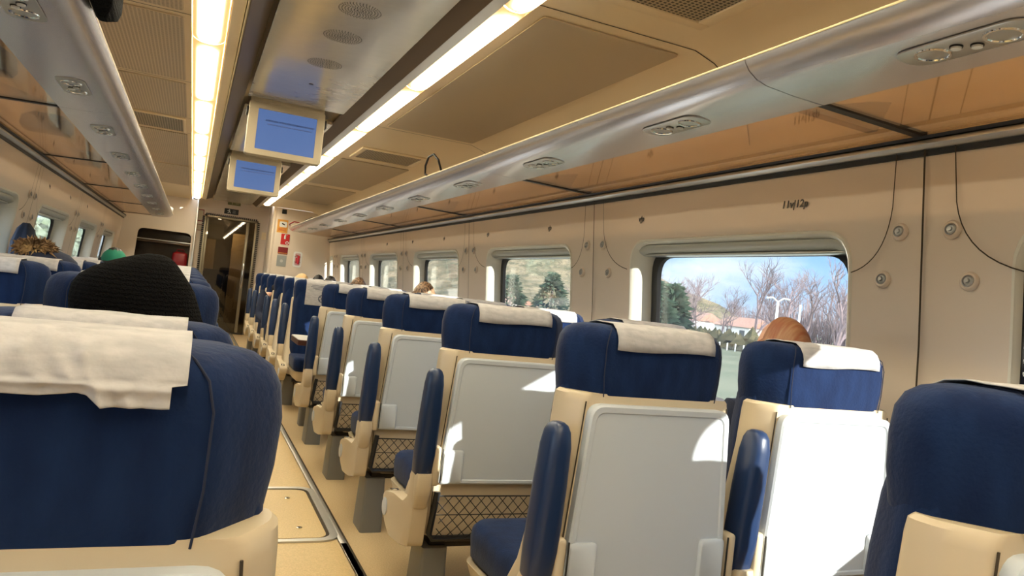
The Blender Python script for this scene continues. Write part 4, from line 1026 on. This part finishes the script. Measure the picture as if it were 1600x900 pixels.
# black knitted hood
t, (hx, hy, hz) = person('person in a loose black knitted hood in the left aisle seat ahead', (-.12, 2.02, 0), 0, 1.15, 'knit')
mb = MB(); rings = []
def hood_ring(z, hw, hd, cx, cy): return [(cx+hw*math.cos(a)*(1+.02*noise.noise(Vector((math.cos(a)*3, math.sin(a)*3, z*20)))), cy+hd*math.sin(a), z) for a in [2*PI*k/36 for k in range(36)]]
for z, hw, hd, cx in ((.90, .155, .135, .045), (1.00, .150, .135, .030), (1.04, .147, .130, .012), (1.07, .143, .125, .004), (1.10, .136, .118, .000), (1.125, .122, .105, .001), (1.145, .102, .09, .005), (1.162, .080, .074, .014), (1.176, .056, .054, .026), (1.186, .034, .034, .034), (1.191, .014, .014, .037)): rings.append(hood_ring(z, hw, hd, cx, .0))
mb.loft(rings); obj('knitted_hood', mb, 'knit', t, smooth=80)
# fur-trimmed parka
t, (hx, hy, hz) = person('person in a dark navy parka with a tan fur-trimmed hood, by a left window', (-.745, 4.60, 0), 0, 1.14, 'navy')
mb = MB()
for z, hw, hd, cx in ((.86, .18, .15, .02), (.96, .175, .145, .02), (1.05, .165, .14, .025), (1.11, .145, .125, .02), (1.15, .11, .10, .015), (1.175, .06, .06, .01)): pass
mb.loft([hood_ring(z, hw, hd, cx, 0) for z, hw, hd, cx in ((.86, .18, .15, .02), (.96, .178, .145, .02), (1.05, .17, .14, .03), (1.11, .15, .125, .03), (1.145, .12, .10, .02), (1.165, .07, .06, .01))]); obj('parka_hood', mb, 'navy', t, smooth=80)
mb = MB(); random.seed(3)
for k in range(900):
    a = random.uniform(0, 2*PI); u = random.random()
    rr_ = .085*random.random()**.5; c = Vector((-.01+rr_*math.cos(a), -.06+random.uniform(-.04, .06), 1.165+.5*rr_*math.sin(a)))
    dr = Vector((math.cos(a)*.8+random.uniform(-.7, .7), random.uniform(-1, .4), math.sin(a)*.8+random.uniform(-.5, .7))).normalized()
    L = random.uniform(.02, .042); sd_ = dr.cross(Vector((0, 0, 1))).normalized()*.007; u2 = dr.cross(sd_).normalized()*.007
    mb.add([c+sd_, c-sd_*.5+u2, c-sd_*.5-u2, c+dr*L+Vector((0, 0, -.008))], [(0, 1, 3), (1, 2, 3), (2, 0, 3)])
o = obj('fur_trim', mb, 'fur', t, smooth=0); o['kind'] = 'stuff'
# coat hanging at the left wall
mb = MB()
mb.loft([[(.0+hw*math.cos(a)+cx, hd*math.sin(a)*(1+.1*math.sin(5*a)), z) for a in [2*PI*k/30 for k in range(30)]] for z, hw, hd, cx in ((.55, .10, .26, .02), (.85, .10, .25, .015), (1.05, .09, .21, .01), (1.17, .075, .15, 0), (1.26, .05, .09, 0), (1.30, .02, .03, 0))])
o = obj('hanging_coat', mb, 'coat'); o.location = (-1.04, 5.85, 0.02); tag(o, 'dark blue coat hanging on the left wall behind the fur-trimmed parka', 'coat')
# arm of a passenger resting out into the aisle on the far right
t, _ = person('person seated far on the right aisle with a forearm out beside the armrest', (1.00, 9.18, 0), PI, 1.10, 'navy', ('full', 'darkhair'))

# ================================================================== LUGGAGE ON THE RACKS
mb = MB(); mb.loft([[(x*s_+random.uniform(-.01, .01), y*s_, z) for x, y in rrect(.40, .46, .10, 4)] for z, s_ in ((0, .85), (.03, .97), (.10, 1.0), (.17, .95), (.21, .8), (.22, .5))]); 
o = obj('travel_bag', mb, 'knit'); o.location = (-.56, 2.46, 1.912); tag(o, 'black bag overhanging the edge of the left luggage rack at the top left', 'bag')
mb = MB(); mb.loft([[(x, y, z) for x, y in rrect(.06*s_+.01, .22*s_, .008, 3)] for z, s_ in ((-.055, .2), (-.03, .8), (.0, 1), (.10, 1))]); f_ = obj('flap', mb, 'knit', o); f_.location = (.245, .02, .0)
t = thing('backpack', 'black backpack with a loop strap poking above the right luggage rack edge', 'bag', (1.56, 4.62, 1.88))
mb = MB(); mb.loft([[(x*s_, y*s_, z) for x, y in rrect(.26, .34, .08, 4)] for z, s_ in ((0, .8), (.02, .95), (.06, .9), (.085, .5))]); obj('bag_body', mb, 'knit', t)
mb = MB(); mb.tube([(-.16, -.05, .06), (-.20, -.08, .13), (-.22, -.03, .17), (-.22, .08, .165), (-.21, .17, .12), (-.20, .19, .07), (-.15, .15, .03)], .007, 8); obj('strap', mb, 'black', t)
t = thing('travel_bag', 'black bag with straps at the far end of the right luggage rack', 'bag', (1.63, 11.35, 1.87))
mb = MB(); mb.loft([[(x*s_, y*s_, z) for x, y in rrect(.34, 1.1, .12, 4)] for z, s_ in ((0, .8), (.05, 1), (.11, .95), (.16, .7), (.17, .4))]); obj('bag_body', mb, 'knit', t)
mb = MB(); mb.tube([(-.14, .42, .10), (-.26, .50, .12), (-.32, .55, .08), (-.30, .60, .03), (-.24, .58, .04)], .010, 6); obj('strap', mb, 'darkred', t)
t = thing('travel_bag', 'grey and white bag bundle at the far end of the left luggage rack', 'bag', (-.60, 12.2, 1.87))
mb = MB(); mb.loft([[(x*s_, y*s_, z) for x, y in rrect(.34, .34, .1, 4)] for z, s_ in ((0, .8), (.05, 1), (.14, .9), (.20, .6))]); obj('bag_body', mb, 'greyfabric', t)
mb = MB(); ellipsoid(mb, (.21, -.05, .06), (.045, .07, .045)); obj('white_cloth', mb, 'white', t)
# papers and folded clothes lying on the near left glass shelf
random.seed(11)
for k in range(9):
    y = 3.0+k*.52+random.uniform(-.05, .05)
    if k % 3 == 1:
        mb = MB(); mb.loft([[(x*s_, yy*s_, z) for x, yy in rrect(.26, .20, .05, 4)] for z, s_ in ((0, .9), (.02, 1), (.07, .95), (.10, .6))]); o = obj('folded_jacket', mb, ['greyfabric', 'navy', 'coat'][k//3 % 3])
        tag(o, '%s folded jacket from the viewer on the left glass rack' % ORD[k//3], 'jacket', 'clothes on the left glass rack')
    else:
        continue
    o.location = (-.86, y, 1.845)

# ================================================================== OUTSIDE
mb = MB(); n_ = 24
mb.box((150, 150, -1.55), (700, 900, .1)); obj('ground', mb, 'grass', kind='structure', smooth=0)
mb = MB(); mb.box((9.5, 60, -1.47), (3.0, 400, .04)); obj('ground_track_bed', mb, 'palewall', kind='structure', smooth=0)
# wooded hillside further up the line
mb = MB(); rows = []
for i in range(40):
    y = 95+i*9; row = []
    for j in range(14):
        u = j/13; x = 30+u*60
        h = (u**.6)*(21+7*noise.noise(Vector((y*.02, u, 1))))*min(1, max(0, (y-95)/60))
        row.append((x+4*noise.noise(Vector((y*.05, u*3, 4))), y, -1.5+h+1.2*noise.noise(Vector((x*.15, y*.15, 0)))*u))
    rows.append(row)
mb.sheet(rows); obj('ground_hillside', mb, 'hillside', kind='structure', smooth=80, fix=False)
def tree_mesh(seed, H, spread, depth=5):
    rnd = random.Random(seed); mb = MB()
    def br(p, d, L, r, lv):
        n = 3; pts = [p]; dd = d.copy()
        for i in range(n): dd = (dd+Vector((rnd.uniform(-.16, .16), rnd.uniform(-.16, .16), rnd.uniform(-.05, .10)))).normalized(); pts.append(pts[-1]+dd*L/n)
        mb.tube(pts, r, 5 if lv > 2 else 3, cap=False, taper=.62)
        if lv == 0: return
        for k in range(rnd.choice((3, 4)) if lv > 1 else 4):
            a = rnd.uniform(0, 2*PI); s = rnd.uniform(.35, .75)*spread
            q = dd.orthogonal().normalized(); q = Matrix.Rotation(a, 3, dd) @ q
            nd = (dd*math.cos(s)+q*math.sin(s)+Vector((0, 0, .15))).normalized()
            at_ = pts[-1] if k < 2 else pts[rnd.choice((1, 2))]
            br(at_, nd, L*rnd.uniform(.62, .82), r*.58, lv-1)
    br(Vector((0, 0, 0)), Vector((0, 0, 1)), H*.30, H*.018, depth)
    return mb
protos = []
for s_, H, sp__ in ((1, 11, 1.0), (2, 13, .85), (5, 9, 1.15)):
    mb = tree_mesh(s_, H, sp__); me_o = obj('bare_tree', mb, 'bark', smooth=0, fix=False); protos.append(me_o)
random.seed(21)
spots = []
for row, (x, y0, y1, st) in enumerate(((47, 36, 46, 7.4), (60, 44, 115, 8.6), (70, 50, 110, 9.4), (88, 60, 230, 10.5))):
    y = y0
    while y < y1: spots.append((x+random.uniform(-1.2, 1.2), y)); y += st*random.uniform(1, 1.12)
first = [True]*3
kinds_ = ['tall', 'slender', 'low spreading']
for k, (x, y) in enumerate(spots):
    p = protos[k % 3]
    if first[k % 3]: o = p; first[k % 3] = False
    else: o = p.copy(); C.objects.link(o)
    sc = random.uniform(.75, 1.12); o.location = (x, y, -1.6); o.rotation_euler = (0, 0, random.uniform(0, 6)); o.scale = (sc*1.15, sc*1.15, sc)
    tag(o, 'bare %s winter tree across the field outside the right windows' % kinds_[k % 3], 'tree', 'bare %s winter trees across the field' % kinds_[k % 3])
def ever_mesh(seed, H, R):
    rnd = random.Random(seed); mb = MB()
    for k in range(420):
        u = rnd.random()**.8; a = rnd.uniform(0, 2*PI); rr_ = R*(1-u)**.8*rnd.uniform(.5, 1.05)+.15; c = Vector((rr_*math.cos(a), rr_*math.sin(a), H*(.12+.88*u)))
        s_ = rnd.uniform(.35, .75); d_ = Vector((math.cos(a), math.sin(a), rnd.uniform(-.5, .4))).normalized(); q = d_.orthogonal().normalized()*s_*.5; q2 = d_.cross(q)
        mb.add([c+q, c-q*.5+q2*.8, c-q*.5-q2*.8, c+d_*s_*1.3], [(0, 1, 3), (1, 2, 3), (2, 0, 3), (0, 2, 1)])
    return mb
for k, (x, y, H, R) in enumerate(((40, 55.5, 5.6, 2.2), (42, 61.5, 6.2, 2.4), (36, 51.5, 4.2, 1.8), (48, 96, 7, 3), (46, 118, 6.5, 3.0), (42, 97, 6.0, 2.6))):
    t = thing('evergreen_tree', '%s dark evergreen tree across the field, counted from the right' % ORD[k], 'tree', (x, y, -1.5), 0, 'evergreens across the field')
    obj('foliage', ever_mesh(k+40, H, R), 'evergreen', t, smooth=0); mb = MB(); mb.tube([(0, 0, 0), (0, 0, H*.8)], .16, 6); obj('trunk', mb, 'bark', t)
rnd = random.Random(31); mb = MB()
for k in range(9000):
    yx = .62+2.6*rnd.random(); x = 101+rnd.uniform(-2, 2); y = x*yx; h = rnd.uniform(2.5, 9.5)*(1+.25*math.sin(yx*9)); r = rnd.uniform(.05, .13)
    lx, ly = rnd.uniform(-.9, .9), rnd.uniform(-1.6, 1.6); z0 = -1.5+rnd.uniform(0, h*.5)
    mb.add([(x-r, y-r, z0), (x+r, y-r, z0), (x, y+r, z0), (x+lx, y+ly, z0+h*.62)], [(0, 1, 3), (1, 2, 3), (2, 0, 3)])
o = obj('woodland', mb, 'bark', smooth=0, fix=False); tag(o, 'hazy mass of bare woodland behind the trees across the field', 'woodland', kind='stuff')
# dark hedge line at the far side of the field
mb = MB(); rows = []
rnd = random.Random(5)
mb = MB()
for k in range(900):
    yx = .7+2.0*k/900; x = 53+rnd.uniform(-.8, .8); y = x*yx; h = rnd.uniform(.5, 1.5); c = Vector((x, y, -1.5+rnd.uniform(0, h)))
    s_ = rnd.uniform(.5, 1.1); a = rnd.uniform(0, 6); q = Vector((math.cos(a), math.sin(a), 0))*s_; q2 = Vector((-math.sin(a), math.cos(a), 0))*s_
    mb.add([c+q, c-q*.5+q2*.8, c-q*.5-q2*.8, c+Vector((0, 0, s_*1.2))], [(0, 1, 3), (1, 2, 3), (2, 0, 3), (0, 2, 1)])
o = obj('hedge', mb, 'hedge', smooth=0); tag(o, 'brown hedge and undergrowth along the far side of the field', 'hedge', kind='stuff')
# street lamps
def lamp(x, y, h, label, arms=True):
    t = thing('street_lamp', label, 'street lamp', (x, y, -1.5), 0, 'street lamps beyond the field')
    mb = MB(); mb.tube([(0, 0, 0), (0, 0, h*.5), (0, 0, h)], .11, 8, taper=.6); obj('post', mb, 'post', t)
    if not arms: return
    mb = MB(); mb.tube([(-.45, .42, h+.16), (-.22, .20, h+.22), (0, 0, h), (.22, -.20, h+.22), (.45, -.42, h+.16)], .06, 6); obj('arms', mb, 'post', t)
lamp(30, 31.9, 4.2, 'tallest looking street lamp with twin arms, in the nearest large window')
lamp(40, 40.3, 4.6, 'farther thin bare lamp post right of the twin-armed one', False)
lamp(60, 137, 6.5, 'street lamp among the houses in the second large window')
# houses
def house(x, y, w_, d_, h, label, rz=0):
    t = thing('house', label, 'house', (x, y, -1.5), rz, 'distant white houses')
    mb = MB(); mb.box((0, 0, h/2), (w_, d_, h)); obj('walls', mb, 'housewall', t, smooth=0)
    mb = MB(); mb.prism([(-w_/2-.3, h), (w_/2+.3, h), (0, h+w_*.25)], -d_/2-.3, d_/2+.3); obj('roof', mb, 'houseroof', t, smooth=0)
    for k in range(int(d_//3)):
        mb = MB(); mb.box((-w_/2-.02, -d_/2+1.5+k*3, h*.55), (.06, 1.1, 1.2)); obj('window', mb, 'housewin', t, smooth=0)
house(79, 104, 6, 10, 2.6, 'long low white house between trees beyond the near field')
house(79, 90, 6, 8, 2.4, 'low white house beyond the field, right of the long one')
house(60, 126, 6, 9, 2.8, 'white house seen in the second large window')
house(70, 122, 5, 8, 2.8, 'white house right of the lamp in the second large window')
house(62, 145, 6, 10, 3.0, 'white house left in the second large window')
house(48, 109, 4, 7, 2.0, 'small white shed low in the second large window')
# fence posts along the field edge
mb0 = MB(); mb0.box((0, 0, .38), (.11, .11, .76), .03); fp = obj('fence_post', mb0, 'post')
for k in range(26):
    o = fp if k == 0 else fp.copy()
    if k: C.objects.link(o)
    yx = .95+.6*k/25; x = 50; o.location = (x, x*yx, -1.5); tag(o, 'white fence post at the far edge of the field', 'fence post', 'white fence posts along the field')
# pale greenery and wall outside the left windows
rnd = random.Random(9); mb = MB()
for k in range(2600):
    y = rnd.uniform(15, 120); x = -13-rnd.uniform(0, 5); c = Vector((x, y, -1.5+rnd.uniform(0, 5.0))); s_ = rnd.uniform(.4, 1.0); a = rnd.uniform(0, 6)
    q = Vector((math.cos(a), math.sin(a), rnd.uniform(-.5, .5)))*s_; q2 = Vector((-math.sin(a), math.cos(a), rnd.uniform(-.5, .5)))*s_
    mb.add([c+q, c-q*.5+q2*.8, c-q*.5-q2*.8, c+Vector((0, 0, s_))], [(0, 1, 3), (1, 2, 3), (2, 0, 3), (0, 2, 1)])
o = obj('shrubbery', mb, 'paleleaf', smooth=0); tag(o, 'pale sunlit shrubs outside the left windows', 'shrubs', kind='stuff')
